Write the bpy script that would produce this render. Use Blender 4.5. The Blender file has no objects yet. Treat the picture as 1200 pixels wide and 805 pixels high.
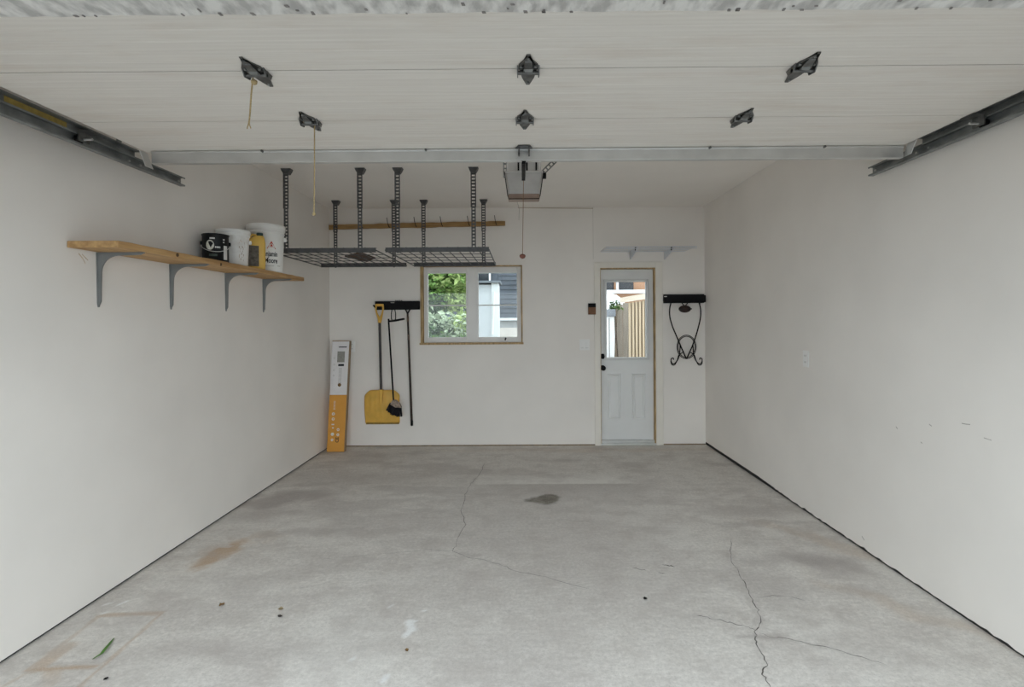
import bpy, bmesh, math, random
import numpy as np
from mathutils import Vector, Matrix
random.seed(7); np.random.seed(7)
S = bpy.context.scene
C = S.collection
PI = math.pi

# ------------------------------------------------------------------ camera
F = 600.0                       # focal length in pixels of a 1200 px wide frame
CX, CY = 608.6, 375.8           # principal point
CAMZ = 1.436
YAW, ROLL = 0.004, 0.0065
fw = Vector((-math.sin(YAW), math.cos(YAW), 0))
r0 = Vector((math.cos(YAW), math.sin(YAW), 0)); u0 = Vector((0, 0, 1))
rt = math.cos(ROLL)*r0 - math.sin(ROLL)*u0
up = math.sin(ROLL)*r0 + math.cos(ROLL)*u0
cam = bpy.data.cameras.new('camera')
cam.sensor_width = 36.0; cam.sensor_fit = 'HORIZONTAL'; cam.lens = 36.0*F/1200.0
cam.shift_x = -(CX-600.0)/1200.0
cam.shift_y = -(402.5-CY)/1200.0
cam.clip_start = 0.05; cam.clip_end = 200
camo = bpy.data.objects.new('camera', cam); C.objects.link(camo)
M = Matrix((rt, up, -fw)).transposed().to_4x4()
M.translation = Vector((0, 0, CAMZ)); camo.matrix_world = M
S.camera = camo

# ------------------------------------------------------------------ sky, exposure
W = bpy.data.worlds.new('overcast_sky'); S.world = W; W.use_nodes = True
wn = W.node_tree; wn.nodes.clear()
wo = wn.nodes.new('ShaderNodeOutputWorld'); wb = wn.nodes.new('ShaderNodeBackground')
wb.inputs['Color'].default_value = (0.83, 0.935, 1.0, 1)
wb.inputs['Strength'].default_value = 1.0
wn.links.new(wb.outputs[0], wo.inputs[0])
S.view_settings.view_transform = 'Standard'
S.view_settings.look = 'None'
S.view_settings.gamma = 1.0
S.view_settings.use_curve_mapping = False
S.view_settings.exposure = 1.78
S.cycles.max_bounces = 16; S.cycles.diffuse_bounces = 10; S.cycles.transparent_max_bounces = 16
S.cycles.use_denoising = True

def portal(name, loc, rot, sx, sy):
    L = bpy.data.lights.new(name, 'AREA'); L.shape = 'RECTANGLE'; L.size = sx; L.size_y = sy
    L.cycles.is_portal = True
    o = bpy.data.objects.new(name, L); C.objects.link(o); o.location = loc; o.rotation_euler = rot
    return o

# ------------------------------------------------------------------ room numbers
XL, XR = -2.205, 2.105          # side wall faces
YB = 5.88                       # back wall face
YF = 1.0                        # inner face of front wall
ZC = 2.735                      # ceiling
LINZ = CAMZ + YF*361.5/F        # underside of the lintel

def ray(px, py):
    return fw + rt*((px-CX)/F) + up*((CY-py)/F)
def at(px, py, Y):
    d = ray(px, py); return Vector((0, 0, CAMZ)) + d*(Y/d.y)
def atX(px, py, X):
    d = ray(px, py); return Vector((0, 0, CAMZ)) + d*(X/d.x)
def atZ(px, py, Z=0.0):
    d = ray(px, py); return Vector((0, 0, CAMZ)) + d*((Z-CAMZ)/d.z)

# ------------------------------------------------------------------ mesh helpers
class MB:
    def __init__(s): s.v = []; s.f = []; s.sm = []
    def add(s, vs, fs, smooth=False):
        n = len(s.v); s.v += [Vector(v) for v in vs]
        s.f += [tuple(i+n for i in f) for f in fs]; s.sm += [smooth]*len(fs); return s
    def box(s, x0, x1, y0, y1, z0, z1):
        if x0 > x1: x0, x1 = x1, x0
        if y0 > y1: y0, y1 = y1, y0
        if z0 > z1: z0, z1 = z1, z0
        v = [(x, y, z) for z in (z0, z1) for y in (y0, y1) for x in (x0, x1)]
        return s.add(v, [(0,2,3,1),(4,5,7,6),(0,1,5,4),(2,6,7,3),(0,4,6,2),(1,3,7,5)])
    def bar(s, a, b, w, h, upv=(0,0,1)):
        a = Vector(a); b = Vector(b); t = (b-a).normalized(); upv = Vector(upv)
        if abs(t.dot(upv)) > .98: upv = Vector((0,1,0))
        x = t.cross(upv).normalized(); y = x.cross(t)
        v = []
        for p in (a, b):
            for i, j in ((-1,-1),(1,-1),(1,1),(-1,1)): v.append(p + x*(i*w/2) + y*(j*h/2))
        return s.add(v, [(0,3,2,1),(4,5,6,7),(0,1,5,4),(1,2,6,5),(2,3,7,6),(3,0,4,7)])
    def tube(s, pts, r, n=8, closed=False, caps=True):
        pts = [Vector(p) for p in pts]; m = len(pts)
        rs = r if isinstance(r, (list, tuple)) else [r]*m
        ref = None; rings = []
        for i, p in enumerate(pts):
            if closed: t = pts[(i+1) % m]-pts[(i-1) % m]
            else: t = pts[min(i+1, m-1)]-pts[max(i-1, 0)]
            t.normalize()
            if ref is None:
                ref = Vector((0,0,1)) if abs(t.z) < .9 else Vector((0,1,0))
            x = ref-t*ref.dot(t); x.normalize(); ref = x; y = t.cross(x)
            rings.append([p+(x*math.cos(2*PI*k/n)+y*math.sin(2*PI*k/n))*rs[i] for k in range(n)])
        vs = [q for rr in rings for q in rr]; fs = []
        for i in range(m if closed else m-1):
            for k in range(n):
                a = i*n+k; b = i*n+(k+1) % n; c = ((i+1) % m)*n+(k+1) % n; d = ((i+1) % m)*n+k
                fs.append((a, b, c, d))
        s.add(vs, fs, True)
        if caps and not closed:
            s.add(rings[0], [tuple(reversed(range(n)))]); s.add(rings[-1], [tuple(range(n))])
        return s
    def lathe(s, c, prof, n=28, axis='z', cap=True):
        c = Vector(c); vs = []; fs = []
        for r, h in prof:
            for k in range(n):
                a = 2*PI*k/n; p = (r*math.cos(a), r*math.sin(a), h)
                if axis == 'x': p = (p[2], p[0], p[1])
                if axis == 'y': p = (p[0], p[2], p[1])
                vs.append(c+Vector(p))
        for i in range(len(prof)-1):
            for k in range(n):
                fs.append((i*n+k, i*n+(k+1) % n, (i+1)*n+(k+1) % n, (i+1)*n+k))
        s.add(vs, fs, True)
        if cap:
            m = len(prof)-1
            s.add(vs[:n], [tuple(reversed(range(n)))]); s.add(vs[m*n:], [tuple(range(n))])
        return s
    def prism(s, poly, d):                 # poly: 3D loop, d: extrusion vector
        n = len(poly); d = Vector(d); P = [Vector(p) for p in poly]
        vs = P+[p+d for p in P]
        fs = [tuple(range(n)), tuple(reversed(range(n, 2*n)))]
        for i in range(n): fs.append((i, i+n, (i+1) % n+n, (i+1) % n))
        return s.add(vs, fs)
    def sheet(s, fn, nu, nv, smooth=True):
        vs = [fn(i/nu, j/nv) for j in range(nv+1) for i in range(nu+1)]
        fs = [(j*(nu+1)+i, j*(nu+1)+i+1, (j+1)*(nu+1)+i+1, (j+1)*(nu+1)+i) for j in range(nv) for i in range(nu)]
        return s.add(vs, fs, smooth)

def wloc(o):
    p = Vector((0,0,0))
    while o is not None: p += o.location; o = o.parent
    return p
def obj(name, mb, m, parent=None, bevel=0, origin=None, fix=True):
    if parent is not None: off = wloc(parent); loc = Vector((0,0,0))
    else:
        if origin is None:
            xs = [v.x for v in mb.v]; ys = [v.y for v in mb.v]; zs = [v.z for v in mb.v]
            origin = ((min(xs)+max(xs))/2, (min(ys)+max(ys))/2, min(zs))
        off = Vector(origin); loc = Vector(origin)
    me = bpy.data.meshes.new(name)
    me.from_pydata([tuple(v-off) for v in mb.v], [], mb.f)
    me.polygons.foreach_set('use_smooth', mb.sm)
    if fix:
        bm = bmesh.new(); bm.from_mesh(me)
        bmesh.ops.recalc_face_normals(bm, faces=bm.faces); bm.to_mesh(me); bm.free()
    me.materials.append(m)
    o = bpy.data.objects.new(name, me); C.objects.link(o); o.location = loc
    if parent is not None: o.parent = parent
    if bevel:
        b = o.modifiers.new('bevel', 'BEVEL'); b.width = bevel; b.segments = 2; b.limit_method = 'ANGLE'; b.angle_limit = .7
    return o
def tag(o, label=None, cat=None, group=None, kind=None):
    if label: o['label'] = label
    if cat: o['category'] = cat
    if group: o['group'] = group
    if kind: o['kind'] = kind
    return o
def thing(name, loc, label, cat, group=None, kind=None):
    o = bpy.data.objects.new(name, None); o.empty_display_size = .05; C.objects.link(o); o.location = loc
    return tag(o, label, cat, group, kind)
def box(name, m, parent, *a, bevel=0):
    return obj(name, MB().box(*a), m, parent, bevel)

# ------------------------------------------------------------------ materials
def nd(t, kind, **kw):
    n = t.nodes.new(kind)
    for k, v in kw.items(): setattr(n, k, v)
    return n
def pm(name, col, rough=.6, metal=0.0, var=.12, scale=8.0, stretch=(1,1,1), bump=.0, bscale=60.0, spec=.4, col2=None, detail=5, thr=None):
    """procedural material: base colour broken up by noise, optional fine relief"""
    m = bpy.data.materials.new(name); m.use_nodes = True; t = m.node_tree
    b = t.nodes['Principled BSDF']
    b.inputs['Roughness'].default_value = rough; b.inputs['Metallic'].default_value = metal
    b.inputs['Specular IOR Level'].default_value = spec
    tc = nd(t, 'ShaderNodeTexCoord'); mp = nd(t, 'ShaderNodeMapping'); mp.inputs['Scale'].default_value = stretch
    t.links.new(tc.outputs['Object'], mp.inputs[0])
    nz = nd(t, 'ShaderNodeTexNoise'); nz.inputs['Scale'].default_value = scale; nz.inputs['Detail'].default_value = detail
    t.links.new(mp.outputs[0], nz.inputs['Vector'])
    rp = nd(t, 'ShaderNodeValToRGB')
    lo, hi = thr or (.3, .7)
    rp.color_ramp.elements[0].position = lo; rp.color_ramp.elements[1].position = hi
    c2 = col2 or tuple(max(0, c*(1-var)) for c in col)
    c1 = col if col2 else tuple(min(1, c*(1+var*.5)) for c in col)
    rp.color_ramp.elements[0].color = (*c2, 1); rp.color_ramp.elements[1].color = (*c1, 1)
    t.links.new(nz.outputs['Fac'], rp.inputs[0]); t.links.new(rp.outputs[0], b.inputs['Base Color'])
    if bump:
        n2 = nd(t, 'ShaderNodeTexNoise'); n2.inputs['Scale'].default_value = bscale; n2.inputs['Detail'].default_value = 3
        t.links.new(mp.outputs[0], n2.inputs['Vector'])
        bp = nd(t, 'ShaderNodeBump'); bp.inputs['Strength'].default_value = bump; bp.inputs['Distance'].default_value = .004
        t.links.new(n2.outputs['Fac'], bp.inputs['Height']); t.links.new(bp.outputs[0], b.inputs['Normal'])
    return m
def glass(name, tint, rough=0.0):
    m = bpy.data.materials.new(name); m.use_nodes = True; t = m.node_tree; t.nodes.clear()
    o = nd(t, 'ShaderNodeOutputMaterial'); tr = nd(t, 'ShaderNodeBsdfTransparent'); gl = nd(t, 'ShaderNodeBsdfGlossy')
    tr.inputs['Color'].default_value = (*tint, 1); gl.inputs['Roughness'].default_value = .02
    fr = nd(t, 'ShaderNodeFresnel'); fr.inputs['IOR'].default_value = 1.35
    nz = nd(t, 'ShaderNodeTexNoise'); nz.inputs['Scale'].default_value = 3
    mx = nd(t, 'ShaderNodeMixShader')
    t.links.new(fr.outputs[0], mx.inputs[0]); t.links.new(tr.outputs[0], mx.inputs[1]); t.links.new(gl.outputs[0], mx.inputs[2])
    t.links.new(mx.outputs[0], o.inputs[0])
    return m

m_wall = pm('painted_drywall', (.83,.79,.745), .62, var=.05, scale=1.6, bump=.05, bscale=90, spec=.25)
m_ceil = pm('painted_ceiling', (.865,.825,.78), .8, var=.04, scale=1.2, bump=.06, bscale=120, spec=.15)
m_sill = pm('dark_sill_plate', (.035,.033,.032), .9, var=.4, scale=20)
m_sillw = pm('raw_wood_sill', (.28,.20,.12), .9, var=.4, scale=20)
m_white = pm('white_vinyl', (.83,.82,.80), .4, var=.04, scale=6)
m_cream = pm('cream_casing_paint', (.80,.76,.69), .5, var=.05, scale=5)
m_doorp = pm('door_white_paint', (.76,.765,.755), .42, var=.04, scale=4)
m_rawwood = pm('raw_wood_jamb', (.50,.35,.18), .8, var=.5, scale=7, stretch=(6,6,1))
m_shelf = pm('pine_shelf', (.60,.38,.17), .65, scale=3, stretch=(14,1.2,14), col2=(.36,.20,.08), bump=.1, bscale=12)
m_strip = pm('wood_strip', (.44,.27,.11), .7, scale=4, stretch=(1.5,14,14), col2=(.27,.15,.055))
m_galv = pm('galvanised_steel', (.66,.66,.65), .40, .75, var=.09, scale=9)
m_steel = pm('track_steel', (.27,.28,.275), .5, .55, var=.4, scale=10)
m_dsteel = pm('dark_hinge_steel', (.17,.17,.165), .45, .75, var=.4, scale=40)
m_black = pm('black_plastic', (.007,.007,.008), .6, var=.3, scale=30, spec=.15)
m_iron = pm('black_iron', (.010,.009,.009), .6, .0, spec=.2, var=.3, scale=30)
m_grey = pm('grey_painted_bracket', (.24,.25,.25), .5, .3, var=.1, scale=20)
m_rack = pm('charcoal_rack_steel', (.10,.10,.102), .5, .3, var=.25, scale=30)
m_wire = pm('charcoal_deck_wire', (.12,.12,.125), .45, .4, var=.2, scale=30)
m_yel = pm('yellow_plastic', (.76,.45,.085), .5, var=.14, scale=9)
m_shaft = pm('dark_shovel_shaft', (.05,.045,.045), .5, var=.4, scale=30)
m_pole = pm('worn_brown_pole', (.055,.035,.026), .6, col2=(.02,.015,.013), scale=25)
m_bristle = pm('black_bristle', (.010,.010,.014), .9, var=.5, scale=60, stretch=(8,8,1))
m_clear = pm('clear_brown_ferrule', (.42,.33,.26), .4, scale=60, col2=(.10,.07,.05))
m_rope = pm('tan_rope', (.50,.38,.20), .9, var=.3, scale=200)
m_redrope = pm('red_brown_cord', (.26,.15,.09), .8, var=.3, scale=100)
m_redh = pm('red_handle', (.16,.06,.04), .5, var=.2, scale=30)
m_plate = pm('white_plate', (.84,.83,.81), .35, var=.02, scale=5)
m_slot = pm('slot_grey', (.25,.24,.23), .6, var=.1, scale=20)
m_brown = pm('brown_box_face', (.20,.085,.035), .5, var=.3, scale=15)
m_canb = pm('black_can', (.006,.007,.008), .4, .0, var=.3, scale=20, spec=.25)
m_canw = pm('white_print', (.75,.75,.73), .5, var=.15, scale=20)
m_can3 = pm('greenish_oval', (.52,.53,.42), .5, scale=40, col2=(.75,.75,.70))
m_pail = pm('white_pail', (.83,.82,.79), .38, var=.04, scale=5)
m_pail2 = pm('smeared_white_bucket', (.80,.79,.765), .45, scale=9, col2=(.62,.58,.53), thr=(.28,.5))
m_jug = pm('yellow_jug', (.74,.47,.10), .4, var=.12, scale=10)
m_lab = pm('dark_jug_label', (.065,.05,.04), .6, scale=50, col2=(.16,.14,.11))
m_cap = pm('teal_cap', (.03,.07,.07), .5, var=.2, scale=20)
m_orange = pm('orange_print', (.70,.33,.055), .6, var=.08, scale=6)
m_redp = pm('red_logo', (.50,.055,.03), .5, var=.1, scale=20)
m_ink = pm('dark_ink', (.02,.022,.028), .6, var=.1, scale=20)
m_card = pm('white_card', (.78,.755,.755), .55, var=.05, scale=8)
m_gray2 = pm('grey_print', (.30,.29,.26), .6, var=.2, scale=60)
m_kraft = pm('kraft_card', (.34,.24,.15), .8, var=.15, scale=20)
m_sticker = pm('yellow_sticker', (.50,.36,.10), .6, var=.25, scale=30)
m_crack = pm('crack_dark', (.15,.14,.13), 1.0, var=.4, scale=40, spec=.0)
m_openw = pm('opener_white_body', (.80,.80,.80), .22, .5, var=.05, scale=8)
m_lens = pm('opener_lens', (.52,.505,.485), .25, var=.10, scale=12)
m_lensb = pm('opener_lens_base', (.34,.24,.19), .4, var=.2, scale=12)
m_wwire = pm('white_coated_wire', (.70,.73,.78), .4, var=.05, scale=20)
m_lintel = pm('dirty_lintel', (.66,.635,.60), .95, scale=22, stretch=(1.6,.8,1), col2=(.40,.38,.36), bump=.6, bscale=60, thr=(.38,.60), detail=12)
m_leafg = pm('fresh_leaf', (.08,.20,.03), .5, var=.3, scale=40)
m_leafd = pm('dry_leaf', (.20,.11,.04), .7, var=.4, scale=60)
m_drive = pm('driveway_asphalt', (.27,.265,.26), .9, var=.2, scale=1.5, bump=.2)
m_ground = pm('yard_ground', (.16,.15,.11), .95, var=.4, scale=2, bump=.3)
m_glass = glass('tinted_glass', (.93,.95,.94))
m_glassd = glass('door_glass', (.93,.93,.92))

# overhead door panel: off-white embossed steel with long fine streaks
def door_panel_mat():
    m = pm('overhead_door_paint', (.80,.765,.715), .6, scale=3.0, stretch=(.5,26,1), col2=(.73,.69,.64), spec=.2, bump=.05, bscale=40)
    t = m.node_tree; b = t.nodes['Principled BSDF']; src = b.inputs['Base Color'].links[0].from_socket
    tc = nd(t, 'ShaderNodeTexCoord'); mp = nd(t, 'ShaderNodeMapping'); mp.inputs['Scale'].default_value = (.8, 5, 1)
    nz = nd(t, 'ShaderNodeTexNoise'); nz.inputs['Scale'].default_value = 1.6; nz.inputs['Detail'].default_value = 9; nz.inputs['Roughness'].default_value = .7
    rp = nd(t, 'ShaderNodeValToRGB'); rp.color_ramp.elements[0].position = .50; rp.color_ramp.elements[1].position = .75; rp.color_ramp.elements[1].color = (.5,.5,.5,1)
    mx = nd(t, 'ShaderNodeMix', data_type='RGBA'); mx.inputs[7].default_value = (.60,.51,.43,1)
    t.links.new(tc.outputs['Object'], mp.inputs[0]); t.links.new(mp.outputs[0], nz.inputs['Vector']); t.links.new(nz.outputs['Fac'], rp.inputs[0])
    t.links.new(rp.outputs[0], mx.inputs[0]); t.links.new(src, mx.inputs[6]); t.links.new(mx.outputs[2], b.inputs['Base Color'])
    return m
m_odoor = door_panel_mat()

# ------------------------------------------------------------------ portals (guide sky light through the real openings)
portal('opening_portal', (0, YF-.21, LINZ/2), (PI/2, 0, PI), 3.7, LINZ)

# ------------------------------------------------------------------ floor
def vnoise(x, y, seed):
    rs = np.random.RandomState(seed); g = rs.rand(256, 256)
    xi = np.floor(x).astype(int); yi = np.floor(y).astype(int); fx = x-xi; fy = y-yi
    fx = fx*fx*(3-2*fx); fy = fy*fy*(3-2*fy)
    a = g[xi % 256, yi % 256]; b = g[(xi+1) % 256, yi % 256]; c = g[xi % 256, (yi+1) % 256]; d = g[(xi+1) % 256, (yi+1) % 256]
    return (a*(1-fx)+b*fx)*(1-fy)+(c*(1-fx)+d*fx)*fy
def fbm(x, y, f, seed, o=4):
    s = 0; a = .5; t = 0
    for k in range(o): s = s+a*vnoise(x*f+17.3*k, y*f+9.1*k, seed+k); t += a; f *= 2.03; a *= .55
    return s/t
def sstep(a, b, x):
    t = np.clip((x-a)/(b-a), 0, 1); return t*t*(3-2*t)

CRACKS = [
 ([(856,632),(857,650),(858,660),(866,672),(874,685),(880,700),(886,712),(891,722),(889,735),(885,742),(887,752),(892,765),(898,776),(894,788),(897,797),(903,808)], .0045),
 ([(817,722),(832,725),(848,728),(862,732),(878,735),(886,739)], .004),
 ([(889,741),(900,746),(920,748),(945,754),(975,760),(1000,768),(1040,780)], .003),
 ([(568,543),(565,551),(556,562),(548,572),(545,582),(540,598),(546,615),(538,628),(535,640),(530,646),(545,652),(560,655),(585,661),(600,668),(640,676),(690,690)], .0030),
 ([(530,646),(505,644),(470,647),(430,651),(372,656)], .0018),
 ([(776,661.5),(783,663),(791,664.5)], .010), ([(741,666),(748,667),(757,668.5)], .006), ([(771,671),(779,672)], .006),
 ([(885,700),(905,698),(925,699),(943,704)], .003),
]
def build_floor():
    x0, x1, y0, y1 = XL-.095, XR+.095, YF-.2, YB+.125; st = .0125
    nx = int((x1-x0)/st)+1; ny = int((y1-y0)/st)+1
    X, Y = np.meshgrid(np.linspace(x0, x1, nx), np.linspace(y0, y1, ny))
    wx = X+(fbm(X, Y, 5, 1)-.5)*.22; wy = Y+(fbm(X, Y, 5, 11)-.5)*.22
    def blob(px, py, rx, ry, soft=.5, ang=0):
        p = atZ(px, py); dx = wx-p.x; dy = wy-p.y
        c, s = math.cos(ang), math.sin(ang); a = (dx*c+dy*s)/rx; b = (-dx*s+dy*c)/ry
        return 1-sstep(1-soft, 1+soft, np.sqrt(a*a+b*b))
    dark = np.zeros_like(X); rust = dark.copy(); white = dark.copy(); oil = dark.copy(); light = dark.copy()
    n1 = fbm(X, Y, 1.4, 21); n2 = fbm(X*1.0, Y*2.2, 2.6, 31, 5); n3 = fbm(X, Y, 9, 41)
    # broad uneven cure marks
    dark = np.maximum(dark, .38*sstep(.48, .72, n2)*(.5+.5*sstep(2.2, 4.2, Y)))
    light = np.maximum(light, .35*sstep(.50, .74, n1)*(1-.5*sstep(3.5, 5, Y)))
    # stains
    for a in [(330,585,.42,.16,.6,.5,.9),(300,602,.25,.12,.6,.5,.5),(960,658,.22,.13,.6,-.3,.95),(920,655,.35,.07,.6,0,.5),
              (880,598,.40,.12,.6,0,.45),(900,612,.35,.04,.6,0,.5),(640,610,.75,.8,.6,0,.34),(690,650,.45,.75,.7,0,.36),(740,700,.3,.4,.7,.3,.25),
              (620,780,.4,.3,.7,0,.35),(300,765,.45,.07,.7,0,.45),(225,765,.25,.07,.7,0,.4),(905,690,.16,.16,.7,0,.45),(420,560,.8,.18,.7,0,.36),
              (1000,690,.2,.1,.7,0,.3),(390,620,.5,.05,.6,.25,.4),(480,615,.5,.2,.7,0,.3),(890,742,.10,.03,.7,0,.8),(545,652,.12,.03,.7,0,.5),
              (560,690,.5,.3,.7,0,.3),(960,592,.3,.03,.6,-.2,.5),(420,760,.5,.1,.7,0,.25),(110,775,.3,.05,.7,.2,.4)]:
        dark = np.maximum(dark, a[6]*blob(*a[:6])*(.6+.5*n3))
    rust = np.maximum(rust, .95*blob(263,648,.10,.20,.45,-.35)*sstep(.25,.5,fbm(X,Y,14,51)))
    rust = np.maximum(rust, .40*blob(272,642,.16,.26,.7,-.35)*sstep(.4,.65,fbm(X,Y,9,55)))
    # rust outline of something that stood by the left wall
    def seg(a, b, w, s=.7):
        p = atZ(*a); q = atZ(*b); d = np.array([q.x-p.x, q.y-p.y]); L = (d**2).sum()
        t = np.clip(((X-p.x)*d[0]+(Y-p.y)*d[1])/L, 0, 1)
        dist = np.hypot(X-(p.x+t*d[0])+(n3-.5)*.012, Y-(p.y+t*d[1])+(n2-.5)*.02)
        return s*(1-sstep(w*.4, w, dist))
    for a, b, w, s in [((117,721),(190,718),.022,.6),((190,718),(92,806),.012,.6),((33,785),(117,721),.014,.5),((33,785),(112,781),.018,.7),
                       ((26,792),(0,806),.014,.4),((45,782),(78,758),.05,.55),((60,800),(62,785),.04,.4)]:
        rust = np.maximum(rust, seg(a, b, w, s)*(.55+.8*n3))
    for a in [((480,728),(483,737),.030),((476,744),(482,738),.022),((449,797),(453,792),.02),((480,727),(486,727),.015),((124,708),(131,706),.012),
              ((140,708),(150,704),.012),((120,719),(126,717),.012),((455,712),(462,708),.008),((410,774),(414,772),.008),((496,716),(499,715),.008)]:
        white = np.maximum(white, seg(a[0], a[1], a[2], 1.0)*sstep(.12,.34,n3))
    oil = np.maximum(oil, blob(642,585,.115,.065,.30)); oil = np.maximum(oil, .8*blob(629,585,.06,.035,.4))
    rust = np.maximum(rust, .35*blob(990,642,.5,.06,.7,-.9)); rust = np.maximum(rust, .30*blob(1080,720,.4,.06,.7,-.9)); rust = np.maximum(rust, .25*blob(700,527,1.6,.08,.7))
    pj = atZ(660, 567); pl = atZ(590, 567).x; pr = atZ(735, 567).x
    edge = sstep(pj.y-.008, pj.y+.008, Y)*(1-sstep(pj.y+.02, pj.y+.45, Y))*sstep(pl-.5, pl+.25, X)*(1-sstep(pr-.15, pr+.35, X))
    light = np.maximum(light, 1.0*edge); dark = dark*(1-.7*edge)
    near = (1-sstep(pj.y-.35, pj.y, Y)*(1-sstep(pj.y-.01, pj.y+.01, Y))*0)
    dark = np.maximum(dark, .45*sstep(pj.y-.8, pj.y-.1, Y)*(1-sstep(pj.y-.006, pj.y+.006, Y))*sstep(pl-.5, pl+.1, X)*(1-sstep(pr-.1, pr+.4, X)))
    # feathered dirt along the cracks
    for pts, w in CRACKS:
        for a, b in zip(pts[:-1], pts[1:]):
            dark = np.maximum(dark, seg(a, b, w*9, .38)*sstep(.35,.7,n3))
    me = bpy.data.meshes.new('floor')
    nv = nx*ny; co = np.zeros((nv, 3), np.float32); co[:,0] = X.ravel(); co[:,1] = Y.ravel()
    me.vertices.add(nv); me.vertices.foreach_set('co', co.ravel())
    i, j = np.meshgrid(np.arange(nx-1), np.arange(ny-1)); a = (j*nx+i).ravel()
    q = np.stack([a, a+1, a+nx+1, a+nx], 1).astype(np.int32); nq = len(q)
    me.loops.add(nq*4); me.loops.foreach_set('vertex_index', q.ravel())
    me.polygons.add(nq); me.polygons.foreach_set('loop_start', np.arange(0, nq*4, 4, dtype=np.int32))
    me.update(calc_edges=True); me.validate()
    for nme, arr in (('dark',dark),('rust',rust),('white',white),('oil',oil),('light',light)):
        at_ = me.attributes.new(nme, 'FLOAT', 'POINT'); at_.data.foreach_set('value', np.clip(arr,0,1).astype(np.float32).ravel())
    m = bpy.data.materials.new('stained_concrete'); m.use_nodes = True; t = m.node_tree; b = t.nodes['Principled BSDF']
    b.inputs['Roughness'].default_value = .72; b.inputs['Specular IOR Level'].default_value = .3
    tc = nd(t, 'ShaderNodeTexCoord')
    def noise(sc, det=6, st=(1,1,1)):
        mp = nd(t, 'ShaderNodeMapping'); mp.inputs['Scale'].default_value = st; t.links.new(tc.outputs['Object'], mp.inputs[0])
        n = nd(t, 'ShaderNodeTexNoise'); n.inputs['Scale'].default_value = sc; n.inputs['Detail'].default_value = det; n.inputs['Roughness'].default_value = .70
        t.links.new(mp.outputs[0], n.inputs['Vector']); return n.outputs['Fac']
    def ramp(src, a, ca, bb, cb):
        r = nd(t, 'ShaderNodeValToRGB'); e = r.color_ramp.elements; e[0].position = a; e[1].position = bb
        e[0].color = (*ca,1); e[1].color = (*cb,1); t.links.new(src, r.inputs[0]); return r.outputs[0]
    def mix(fac, a, col):
        x = nd(t, 'ShaderNodeMix', data_type='RGBA'); t.links.new(fac, x.inputs[0]); t.links.new(a, x.inputs[6])
        if isinstance(col, tuple): x.inputs[7].default_value = (*col,1)
        else: t.links.new(col, x.inputs[7])
        return x.outputs[2]
    def attr(nm): 
        x = nd(t, 'ShaderNodeAttribute'); x.attribute_name = nm; return x.outputs['Fac']
    def mul(a, k):
        x = nd(t, 'ShaderNodeMath', operation='MULTIPLY'); t.links.new(a, x.inputs[0])
        if isinstance(k, float): x.inputs[1].default_value = k
        else: t.links.new(k, x.inputs[1])
        return x.outputs[0]
    base = ramp(noise(48, 12), .32, (.55,.52,.485), .68, (.79,.755,.71))
    streak = noise(9, 7, (1,4,1))
    base = mix(mul(ramp(streak, .45, (0,0,0), .75, (1,1,1)), .40), base, (.44,.415,.385))
    base = mix(mul(attr('light'), .75), base, (.80,.78,.74))
    base = mix(mul(attr('dark'), .92), base, (.345,.305,.290))
    base = mix(mul(attr('rust'), .8), base, (.46,.30,.17))
    base = mix(attr('white'), base, (.82,.82,.81))
    base = mix(mul(attr('oil'), .9), base, (.105,.090,.062))
    sp = noise(160, 2)
    base = mix(mul(ramp(sp, .60, (0,0,0), .72, (1,1,1)), .55), base, (.27,.25,.23))
    base = mix(mul(ramp(noise(110, 8, (1,1.6,1)), .52, (0,0,0), .75, (1,1,1)), .55), base, (.84,.815,.775))
    base = mix(mul(ramp(noise(5, 10), .48, (0,0,0), .68, (1,1,1)), .50), base, (.44,.40,.37))
    base = mix(mul(ramp(noise(2.3, 9, (1,1.4,1)), .50, (0,0,0), .66, (1,1,1)), .40), base, (.43,.385,.36))
    base = mix(mul(ramp(noise(60, 6, (.35,5,1)), .60, (0,0,0), .8, (1,1,1)), .5), base, (.88,.86,.82))
    t.links.new(base, b.inputs['Base Color'])
    bp = nd(t, 'ShaderNodeBump'); bp.inputs['Strength'].default_value = .35; bp.inputs['Distance'].default_value = .003
    t.links.new(noise(120, 4), bp.inputs['Height']); t.links.new(bp.outputs[0], b.inputs['Normal'])
    me.materials.append(m)
    o = bpy.data.objects.new('floor', me); C.objects.link(o)
    tag(o, 'worn grey concrete garage floor with cracks and stains', 'floor', kind='structure')
    for pts, w in CRACKS:
        P = [atZ(*p) for p in pts]; Q = []
        for a, bb in zip(P[:-1], P[1:]):
            for k in range(4):
                q_ = a.lerp(bb, k/4); Q.append(q_+Vector((random.uniform(-1,1), random.uniform(-1,1), 0))*.008*(k > 0))
        Q.append(P[-1]); mb = MB(); vs = []; n = len(Q)
        for k, p in enumerate(Q):
            d = (Q[min(k+1,n-1)]-Q[max(k-1,0)]); d.z = 0; d.normalize(); s = Vector((-d.y, d.x, 0))
            ww = w*.5*random.uniform(.35, 1.25)*(1 if 0 < k < n-1 else .2)
            vs += [p+s*ww+Vector((0,0,.0012)), p-s*ww+Vector((0,0,.0012))]
        mb.add(vs, [(2*k, 2*k+1, 2*k+3, 2*k+2) for k in range(n-1)])
        obj('crack', mb, m_crack, o)
    return o
floor = build_floor()

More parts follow.
